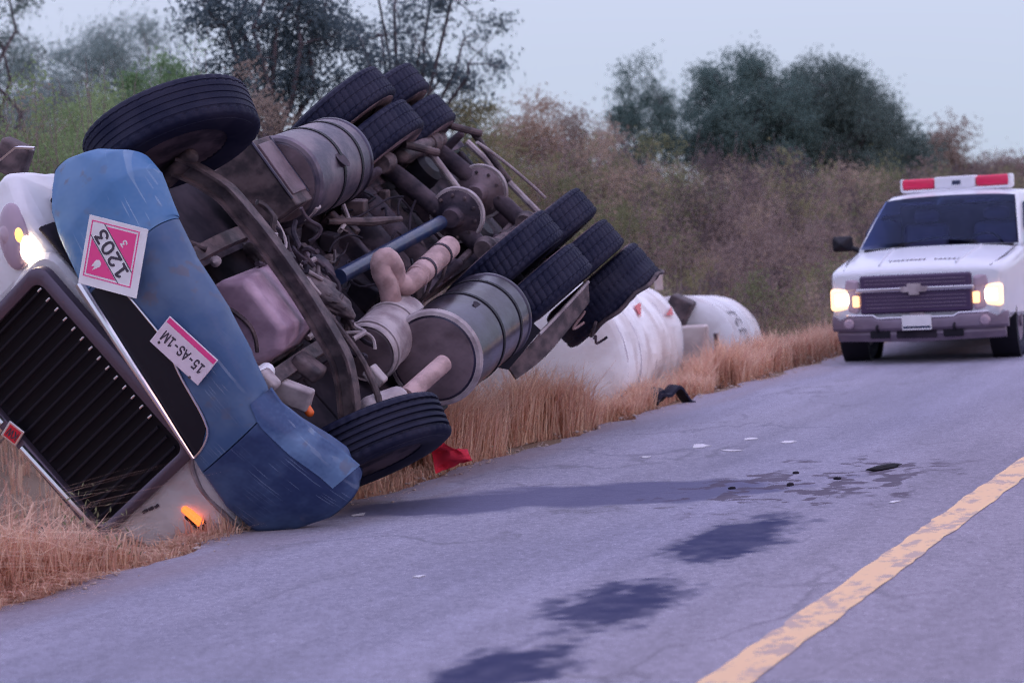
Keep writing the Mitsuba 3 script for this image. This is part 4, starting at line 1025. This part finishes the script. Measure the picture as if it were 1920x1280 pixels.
# black scrap of tyre at the road edge
M = rot([0, 0, 1], 20); M[:3, 3] = road(18.75, -6.42, 0.02)
M[:3, :3] *= 1.2
put('tyre_scrap__tread', loft([[(0.16 * q + 0.0, y, 0.10 * math.sin(math.pi * (q + 1) / 2) + 0.03 * math.sin(6 * q)) for y in (-0.10, 0.10)] + [(0.16 * q, y, 0.10 * math.sin(math.pi * (q + 1) / 2) - 0.025 + 0.03 * math.sin(6 * q)) for y in (0.10, -0.10)] for q in np.linspace(-1, 1, 14)]), 'm_rubber', 30, M)
put('tyre_scrap__chunk', tf(crumple((0.11, 0.10, 0.065), 3), None, (-0.13, 0.06, 0.05)), 'm_rubber', 30, M)
tag('tyre_scrap', 'curled black scrap of tyre at the road edge by the tankers', 'tyre scrap')
lay('rubber_strip', tf(crumple((0.165, 0.02, 0.018), 5, 3, 0.7), None), 'm_black', 13.54, -3.21, 0.015, 40, 'thin dark strip of rubber near the yellow line', 'rubber')
# torn red sheet by the lower front wheel
cl = []
for u in np.linspace(0, 1, 14):
    row = []
    for v_ in np.linspace(0, 1, 14):
        q = meshkit.fbm(np.array([u * 3, v_ * 3, 1.0]), 3, 8)
        row.append((0.26 * u - 0.03 * v_, 0.10 * math.sin(4 * u + 3 * v_) * 0.5 + 0.14 * (q - 0.5), 0.20 * v_ * (1 - 0.55 * u) + 0.06 * u + 0.05 * (q - 0.5)))
    cl.append(row)
cl = np.array(cl)
sheet = [[*r, *(r[::-1] + [0, 0.006, 0])] for r in cl]
M = np.eye(4); M[:3, 3] = (-0.58, 14.75, 0.03)
put('red_sheet', loft(sheet), 'm_cloth', True, M); tag('red_sheet', 'torn bright red sheet on the verge behind the lower front wheel', 'sheet')
rng = np.random.default_rng(21)
def flake(rx, ry, rng):
    a = np.sort(rng.uniform(0, 2 * np.pi, 11)); r = rng.uniform(0.45, 1.0, 11)
    P = Polygon(np.stack([rx * r * np.cos(a), ry * r * np.sin(a)], -1)).buffer(0)
    P = max(getattr(P, 'geoms', [P]), key=lambda g: g.area)
    return trimesh.creation.extrude_polygon(P, 0.003, engine='earcut')


scraps = ((15.05, -4.95, .17, 'largest pale scrap among those scattered on the road beyond the dark band of spill and painted shade'), (15.5, -4.70, .13, 'pale scrap farthest up the road of the scattered few'), (14.72, -4.62, .13, 'pale scrap at the near side of the scattered few'),
          (15.25, -4.33, .12, 'pale scrap of the scattered few closest to the yellow line'), (14.35, -5.12, .11, 'pale scrap of the scattered few closest to the verge'), (12.0, -2.80, .06, 'lone pale scrap beside the yellow line, right of the dark rubber strip'), (9.35, -4.55, .05, 'lone pale scrap on the near asphalt left of the oil stains'), (11.45, -5.95, .10, 'pale sliver lying in front of the bumper end on the asphalt'))
for s, t, q, lab in scraps:
    lay('pale_scrap', flake(q, q * 0.55, rng), 'm_scrap', s, t, 0.002, 180 * rng.random(), lab, 'scrap', smooth=False)
for s, t, q, lab in ((12.75, -3.62, 0.022, 'largest dark clod on the asphalt, nearest the oil stain'), (13.05, -3.40, 0.018, 'dark clod in the middle of the dirt specks before the rubber strip'), (12.6, -3.95, 0.016, 'dark clod left of the other clods on the asphalt'), (13.35, -3.75, 0.016, 'dark clod farthest up the road, left of the rubber strip')):
    lay('dark_clod', crumple((q * 1.6, q, q * 0.7), int(q * 1e4), 2, 0.9), 'm_dark', s, t, q * 0.3, 180 * rng.random(), lab, 'dirt clod')
# pale gravel along the crumbling edge of the road: nobody could count it
gv = []
for i in range(700):
    s = 6 + 24 * rng.random() ** 0.9; t = EDGE - 0.02 + rng.normal() * 0.11
    q = 0.004 + 0.013 * rng.random() ** 3
    c = crumple((q * 1.4, q, q * 0.7), i % 17, 0, 0.6)
    gv.append(tf(c, rot([0, 0, 1], 360 * rng.random()), road(s, t, 0.004 if t > EDGE else 0.0)))
put('gravel', gv, 'm_grit', False); tag('gravel', 'pale grit along the crumbling road edge', 'gravel', kind='stuff')


# ================================================================== VEGETATION
def quads(c, l, w, rng, up=0.0):
    """rhombic leaves at c, of length l and width w, turned at random (up > 0 lifts their tips)"""
    n = len(c)
    a = rng.normal(size=(n, 3)); a[:, 2] += up; a /= np.linalg.norm(a, axis=1, keepdims=True)
    b = np.cross(a, rng.normal(size=(n, 3))); b /= np.linalg.norm(b, axis=1, keepdims=True) + 1e-9
    l, w = np.broadcast_to(l, (n,))[:, None] / 2, np.broadcast_to(w, (n,))[:, None] / 2
    v = np.stack([c - a * l, c + b * w, c + a * l, c - b * w], 1).reshape(-1, 3)
    i = np.arange(n)[:, None] * 4
    return tri(v, np.concatenate([i + [0, 1, 2], i + [0, 2, 3]]))


def sticks(p, q, r0, r1, n=4):
    """many tapered straight twigs as one mesh"""
    p, q = np.asarray(p, float), np.asarray(q, float)
    d = q - p; d /= np.linalg.norm(d, axis=1, keepdims=True) + 1e-9
    u = np.cross(d, np.where(np.abs(d[:, 2:]) < 0.9, [[0, 0, 1.0]], [[1.0, 0, 0]])); u /= np.linalg.norm(u, axis=1, keepdims=True)
    w = np.cross(d, u)
    a = np.linspace(0, 2 * np.pi, n, endpoint=False)
    ring = u[:, None] * np.cos(a)[:, None] + w[:, None] * np.sin(a)[:, None]
    r0, r1 = np.broadcast_to(r0, (len(p),)), np.broadcast_to(r1, (len(p),))
    v = np.concatenate([p[:, None] + ring * r0[:, None, None], q[:, None] + ring * r1[:, None, None]], 1).reshape(-1, 3)
    k = np.arange(n); k2 = (k + 1) % n
    f = np.concatenate([np.stack([k, k2, k2 + n], -1), np.stack([k, k2 + n, k + n], -1)])
    return tri(v, (np.arange(len(p))[:, None, None] * 2 * n + f).reshape(-1, 3))


def tree(key, base, H, crown, leaf, bark, rng, label, cat, clumps=60, per=120, size=0.09, spread=0.28, trunk=0.10, limbs=7, group=None, fork=0.35, kink=0.12, dens=1.0):
    """crown = (radius, its bottom as a share of H); limbs reach to clump centres spread through the crown"""
    base = np.asarray(base, float)
    R, lo = crown
    h0 = H * fork
    cz = H * (lo + 1) / 2; hz = H * (1 - lo) / 2
    P, Q, r0, r1 = [], [], [], []

    def bough(a, b, ra, rb, n=5, kk=kink):
        pts = [a + (b - a) * q + (rng.normal(size=3) * kk * np.linalg.norm(b - a) * 0.35 * (0 < q < 1)) for q in np.linspace(0, 1, n)]
        rr = np.linspace(ra, rb, n)
        for i in range(n - 1):
            P.append(pts[i]); Q.append(pts[i + 1]); r0.append(rr[i]); r1.append(rr[i + 1])
        return pts
    fk = np.array([rng.normal() * 0.05 * H, rng.normal() * 0.05 * H, h0])
    bough(np.zeros(3), fk, trunk, trunk * 0.75, 5, 0.06)
    ends = []
    for i in range(limbs):
        az = 2 * math.pi * (i + rng.random() * 0.7) / limbs; el = rng.uniform(-0.35, 0.95)
        t_ = np.array([R * 0.62 * math.cos(az) * math.sqrt(max(0.05, 1 - el * el * 0.8)), R * 0.62 * math.sin(az) * math.sqrt(max(0.05, 1 - el * el * 0.8)), cz + hz * el * 0.75])
        pts = bough(fk if i % 3 else fk * rng.uniform(0.7, 1.0), t_, trunk * 0.55, trunk * 0.2, 6)
        ends += pts[2:]
    ends = np.array(ends)
    cc = []
    for i in range(clumps):
        d = rng.normal(size=3); d /= np.linalg.norm(d); d *= rng.random() ** 0.42
        c = np.array([d[0] * R, d[1] * R, cz + d[2] * hz]) * [1, 1, 1]
        c += (meshkit.noise(np.array([c * 1.3]), 4)[0] - 0.5) * 0.25 * R
        cc.append(c)
        j = np.argmin(((ends - c) ** 2).sum(1))
        bough(ends[j], c, trunk * 0.16, trunk * 0.05, 4)
        for q in range(3):
            e_ = c + rng.normal(size=3) * spread * 1.0
            P.append(c); Q.append(e_); r0.append(trunk * 0.05); r1.append(trunk * 0.02)
    cc = np.array(cc)
    w_ = rng.uniform(0.35, 1.6, len(cc))
    num = np.maximum(8, (per * w_ * dens)).astype(int)
    c = np.repeat(cc, num, axis=0)
    sp = np.repeat(spread * rng.uniform(0.6, 1.25, len(cc)), num)[:, None]
    c = c + rng.normal(size=c.shape) * sp * [1, 1, 0.75]
    lv = quads(c, size * rng.uniform(0.6, 1.4, len(c)), size * 0.45, rng, 0.2)
    put(key + '__trunk', tf(sticks(P, Q, r0, r1, 5), None, base), bark, True)
    put(key + '__crown', tf(lv, None, base), leaf, False)
    tag(key, label, cat, group)


def at(px, d):
    """the ground point in the photograph's column px at distance d"""
    x = (px - 960) / 4000 * d
    p = np.array([x, d, 0.0])
    s, t = p @ RD, p @ RN
    p[2] = float(ground_z(s, np.array([t]))[0]) - 0.05
    return p


def hz_y(px):
    return 438 - 0.055 * (px - 960)


def h_at(px, y, d):
    """height above the road of something seen at row y at distance d"""
    return 1.65 + (hz_y(px) - y) / 4000 * d


rng = np.random.default_rng(101)
# the large trees behind the lorry
tree('large_tree', at(560, 33), h_at(560, -120, 33), (1.45, 0.46), 'l_dark', 'm_bark', rng, 'tall dark dense tree rising behind the lorry, its top cut off by the photo', 'tree', 105, 150, 0.085, 0.20, 0.11, 9, fork=0.40)
tree('open_tree', at(815, 35), h_at(815, -90, 35), (1.50, 0.42), 'l_dark', 'm_bark', rng, 'open branching tree with sky showing through, above the upper rear wheels', 'tree', 66, 105, 0.085, 0.19, 0.09, 11, fork=0.36, kink=0.18)
tree('corner_tree', at(-10, 38), h_at(0, -60, 38), (1.25, 0.62), 'l_dark2', 'm_bark', rng, 'dark tree in the upper left corner of the photo', 'tree', 45, 110, 0.085, 0.22, 0.10, 7)
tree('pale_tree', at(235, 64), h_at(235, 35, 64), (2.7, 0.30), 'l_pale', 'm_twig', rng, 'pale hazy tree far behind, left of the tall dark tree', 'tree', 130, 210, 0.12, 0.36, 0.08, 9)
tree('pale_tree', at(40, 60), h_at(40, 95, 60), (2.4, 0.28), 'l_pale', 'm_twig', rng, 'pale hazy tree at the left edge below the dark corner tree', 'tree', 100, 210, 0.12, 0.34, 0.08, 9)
tree('green_tree', at(385, 40), h_at(385, 85, 40), (0.75, 0.35), 'l_bright', 'm_bark', rng, 'bright green bushy tree between the pale trees and the tall dark tree', 'tree', 36, 130, 0.08, 0.17, 0.07, 6)
# trees on the skyline to the right
tree('round_tree', at(1228, 72), h_at(1228, 132, 72), (1.25, 0.28), 'l_far', 'm_bark', rng, 'small rounded dark tree standing left of the broad dark tree', 'tree', 80, 190, 0.12, 0.24, 0.10, 7)
tree('broad_tree', at(1410, 74), h_at(1410, 122, 74), (2.5, 0.30), 'l_far', 'm_bark', rng, 'broad dense dark tree on the skyline, left half of the largest crown', 'tree', 170, 300, 0.13, 0.36, 0.14, 9)
tree('broad_tree', at(1565, 76), h_at(1565, 116, 76), (2.25, 0.26), 'l_dark2', 'm_bark', rng, 'broad dark tree right of the dense one, with a pointed top', 'tree', 150, 260, 0.13, 0.34, 0.14, 9)
tree('sloping_tree', at(1645, 78), h_at(1645, 170, 78), (1.4, 0.30), 'l_dark2', 'm_bark', rng, 'lower dark tree at the right end of the skyline clump', 'tree', 80, 220, 0.12, 0.28, 0.09, 7)
for px, y, d, R, leaf, lab in ((1110, 205, 50, 1.15, 'l_pink', 'pinkish dry shrub on the skyline left of the small round tree'), (1010, 175, 42, 0.75, 'l_brush2', 'brown shrub with bare twigs on the skyline above the tankers'),
                               (905, 185, 36, 0.9, 'l_brush3', 'olive shrub right of the upper rear wheels'), (490, 128, 30, 0.75, 'l_pink', 'pinkish leafy shrub above the upper fuel tank'), (1720, 245, 80, 0.9, 'l_dark2', 'small dark bush right of the skyline trees'),
                               (1790, 255, 90, 1.1, 'l_pink', 'faint bare shrub above the pickup light bar'), (1900, 300, 95, 1.5, 'l_brush', 'low brown shrub at the right edge of the photo'),
                               (320, 112, 34, 1.0, 'l_bright', 'green shrub above the upper front wheel'), (225, 165, 31, 1.0, 'l_green', 'olive shrub left of the upper front wheel'), (130, 205, 29, 1.0, 'l_green', 'olive green shrub behind the upper end of the bumper'), (15, 232, 27, 1.0, 'l_green', 'green shrub at the left edge behind the mirror')):
    tree('shrub', at(px, d), h_at(px, y, d), (R, 0.05), leaf, 'm_twig', rng, lab, 'shrub', 75, 190, 0.075 * d / 36, 0.20 * d / 40, 0.04, 9, fork=0.12)

# the belt of dry brush along the far side of the ditch
lv = {k: [] for k in ('l_brush', 'l_brush2', 'l_brush3', 'l_brush4', 'l_olive', 'l_green')}
P, Q = [], []


def bush(s, t, r, h, which):
    gz = float(ground_z(s, np.array([t]))[0])
    m_ = int(24 * np.clip(r, 0.6, 1.3))
    d = rng.normal(size=(m_, 3)); d /= np.linalg.norm(d, axis=1, keepdims=True)
    d *= rng.random((m_, 1)) ** 0.4
    c = np.array([0, 0, h * 0.5]) + d * [r, r, h * 0.5]
    z_ = 0.062 * np.clip(s / 34, 0.8, 2.2)
    per = (80 * np.clip(34 / (s + 6), 0.3, 1.15) * rng.uniform(0.5, 1.7, m_)).astype(int)
    c = np.repeat(c, per, axis=0)
    c = c + rng.normal(size=c.shape) * 0.135 * np.clip(s / 40, 0.8, 1.8)
    c[:, 2] = np.abs(c[:, 2])
    lv[which].append(quads(c + road(s, t, gz), z_ * rng.uniform(0.6, 1.7, len(c)), z_ * 0.5, rng, 0.2))
    k = 14
    b_ = road(s, t, gz) + rng.normal(size=(k, 3)) * [0.25, 0.25, 0]
    P.append(b_); Q.append(b_ + np.stack([rng.normal(size=k) * r * 0.7, rng.normal(size=k) * r * 0.7, rng.uniform(0.4, 1.08, k) * h], -1))


KINDS = ('l_brush', 'l_brush2', 'l_brush3', 'l_brush4', 'l_olive')
for i in range(400):
    s = 14 + 105 * rng.random() ** 1.5
    t = -12.6 - 8.0 * rng.random() ** 1.2 - 0.02 * s
    h = rng.uniform(2.9, 3.9) * (1.0 if t < -14 else rng.uniform(0.6, 0.95)) * (0.86 if s > 50 else 1)
    green = s < 27 and t < -13.0 and rng.random() < 0.85
    bush(s, t, rng.uniform(0.7, 1.35), h, 'l_green' if green else KINDS[rng.integers(5)])
for i in range(34):
    bush(rng.uniform(12, 25), rng.uniform(-19, -14), rng.uniform(0.8, 1.4), rng.uniform(3.0, 3.9), 'l_green' if rng.random() < 0.8 else 'l_brush3')
# lower bushes that crowd the road beyond the tankers
for i in range(150):
    s = rng.uniform(26.5, 75)
    t = rng.uniform(-13.0, -7.0 if s > 29.5 else -9.6)
    bush(s, t, rng.uniform(0.5, 0.95), rng.uniform(0.9, 1.9) + 0.18 * max(0, -8 - t), KINDS[rng.integers(5)])
for i in range(26):
    s = rng.uniform(19, 28)
    bush(s, rng.uniform(-13.0, -10.2), rng.uniform(0.5, 0.95), rng.uniform(1.2, 2.2), KINDS[rng.integers(5)])
for i, (k, v) in enumerate(lv.items()):
    put(f'dry_brush__{i + 1:03d}', v, k, False)
put('dry_brush__009', sticks(np.concatenate(P), np.concatenate(Q), 0.011, 0.003, 4), 'm_twig', True)
tag('dry_brush', 'belt of tangled brown brush behind the ditch', 'brush', kind='stuff')
# the far scrub that closes the horizon
far = []
for i in range(260):
    s, t = rng.uniform(130, 420), -14 - 150 * rng.random() ** 2
    if rng.random() < 0.4:
        t = 8 + 90 * rng.random()
    c = rng.normal(size=(160, 3)) * [1.6, 1.6, 1.0] + [0, 0, 1.8]
    far.append(quads(c + road(s, t, 0.3), 0.5 * rng.uniform(0.6, 1.5, 160), 0.24, rng))
put('far_scrub', far, 'l_brush', False); tag('far_scrub', 'low scrub along the horizon', 'scrub', kind='stuff')


# dry grass of the verge
def grass(n, srange, trange, h, w, lean, rng, bow=0.35, fn=None, flat=0.0, hs=None, thr=0.44):
    s, t = rng.uniform(*srange, n), rng.uniform(*trange, n)
    keep = meshkit.fbm(np.stack([s * 1.1, t * 1.6, 0 * s], -1), 3, 12) > thr
    if fn is not None:
        keep &= fn(s, t)
    s, t = s[keep], t[keep]; n = len(s)
    z = ground_z(s, t)
    b = s[:, None] * RD + t[:, None] * RN; b[:, 2] = z - 0.02
    H = h * rng.uniform(0.45, 1.15, n) * (0.6 + 0.8 * meshkit.noise(np.stack([s * 1.7, t * 1.7, 0 * s + 3], -1), 2))
    if hs is not None:
        H = H * np.interp(s, *hs)
    az = rng.uniform(0, 2 * np.pi, n)
    d = np.stack([np.cos(az), np.sin(az), 0 * az], -1) * rng.uniform(0.1, 1, (n, 1)) * bow + np.asarray(lean)
    side = np.cross(d + rng.normal(size=(n, 3)) * 0.2, [0, 0, 1.0]); side /= np.linalg.norm(side, axis=1, keepdims=True) + 1e-9
    H_ = H[:, None]; W = (w * rng.uniform(0.6, 1.5, n))[:, None]
    p1 = b + d * H_ * 0.28 + [0, 0, 1] * H_ * (0.62 - 0.3 * flat)
    p2 = b + d * H_ * 0.95 + [0, 0, 1] * H_ * (0.92 - 0.55 * flat) * rng.uniform(0.75, 1.1, (n, 1))
    v = np.stack([b - side * W, b + side * W, p1 - side * W * 0.8, p1 + side * W * 0.8, p2], 1).reshape(-1, 3)
    i = np.arange(n)[:, None] * 5
    return tri(v, np.concatenate([i + [0, 1, 3], i + [0, 3, 2], i + [2, 3, 4]]))


rng = np.random.default_rng(77)
G = {k: [] for k in ('g_tan', 'g_pink', 'g_straw')}
for k, share in (('g_tan', 0.42), ('g_pink', 0.36), ('g_straw', 0.22)):
    q = lambda n: int(n * share)
    # flattened long grass before the lorry's roof
    G[k].append(grass(q(60000), (5.0, 10.2), (-10.5, -6.42), 0.56, 0.0042, (-0.10, -0.25, 0), rng, 1.0, lambda s, t: ~((s > 9.8) & (t > -7.0)), 0.55, None, 0.22))
    G[k].append(grass(q(14000), (5.5, 9.2), (-6.9, -6.30), 0.24, 0.0042, (0, -0.2, 0), rng, 1.4, None, 0.8, None, 0.1))
    G[k].append(grass(q(12000), (8.6, 11.3), (-7.6, -6.36), 0.20, 0.0042, (0, -0.2, 0), rng, 1.2, None, 0.8, None, 0.2))
    G[k].append(grass(q(9000), (5.0, 10.0), (-9.0, -6.6), 0.95, 0.0050, (-0.05, -0.35, 0), rng, 1.5, lambda s, t: ~((s > 9.6) & (t > -7.1)), 0.85, None, 0.1))
    # tall clump between the lorry and the tankers
    G[k].append(grass(q(60000), (13.8, 18.6), (-8.4, -6.42), 0.74, 0.0045, (0.05, -0.05, 0), rng, 0.75, lambda s, t: (t > -6.95 - 0.25 * (s - 13.8)), 0.15, ((13.8, 15.2, 16.8, 18.2), (1, 1, 0.6, 0.2))))
    G[k].append(grass(q(26000), (6.5, 9.6), (-6.60, -6.14), 0.12, 0.0036, (0, 0, 0), rng, 2.0, None, 0.95, None, 0.1))
    # loose straw strewn over the edge of the road
    G[k].append(grass(q(2600), (4.5, 22), (-6.46, -6.12), 0.16, 0.0032, (0, 0, 0), rng, 2.2, None, 1.0))
    # under the lorry and along the bank
    G[k].append(grass(q(30000), (10.6, 16.0), (-9.5, -6.38), 0.24, 0.0045, (0, 0, 0), rng, 0.9, None, 0.3))
    # beside the tankers: low at first, tall farther on
    G[k].append(grass(q(16000), (17.2, 21.5), (-7.6, -6.45), 0.40, 0.005, (0, 0, 0), rng, 0.9, None, 0.3))
    G[k].append(grass(q(46000), (20.3, 27), (-8.6, -6.5), 0.50, 0.0055, (0, 0, 0), rng, 0.6, lambda s, t: t > -6.95 - 0.07 * (s - 20), 0.1))
    G[k].append(grass(q(60000), (12, 60), (-13.5, -6.5), 0.42, 0.008, (0, 0, 0), rng, 0.6, lambda s, t: (t < -8.4) | (s > 29), 0.1))
# low weeds and dead stalks mixed into the grass
wv = {'l_brush2': [], 'l_olive': [], 'l_brush4': []}
for i in range(150):
    s, t = (rng.uniform(13.5, 32), rng.uniform(-8.3, -6.5)) if i > 50 else (rng.uniform(5.5, 10), rng.uniform(-8.5, -6.6))
    if 17.5 < s < 20.5:
        continue
    h = rng.uniform(0.12, 0.42) * (0.6 if s > 20 else 1)
    n_ = rng.integers(60, 150)
    c = rng.normal(size=(n_, 3)) * [0.10, 0.10, 0.3] * [1, 1, h] + [0, 0, h * 0.6]
    c = c + road(s, t, float(ground_z(s, np.array([t]))[0]))
    wv[('l_brush2', 'l_olive', 'l_brush4')[rng.integers(3)]].append(quads(c, 0.035 * rng.uniform(0.6, 1.6, n_), 0.013, rng, 0.6))
for i, (k, v) in enumerate(wv.items()):
    put(f'dry_grass__{i + 5:03d}', v, k, False)
for i, (k, v) in enumerate(G.items()):
    put(f'dry_grass__{i + 1:03d}', v, k, False)
tag('dry_grass', 'long dry pinkish tan grass on the verge', 'grass', kind='stuff')
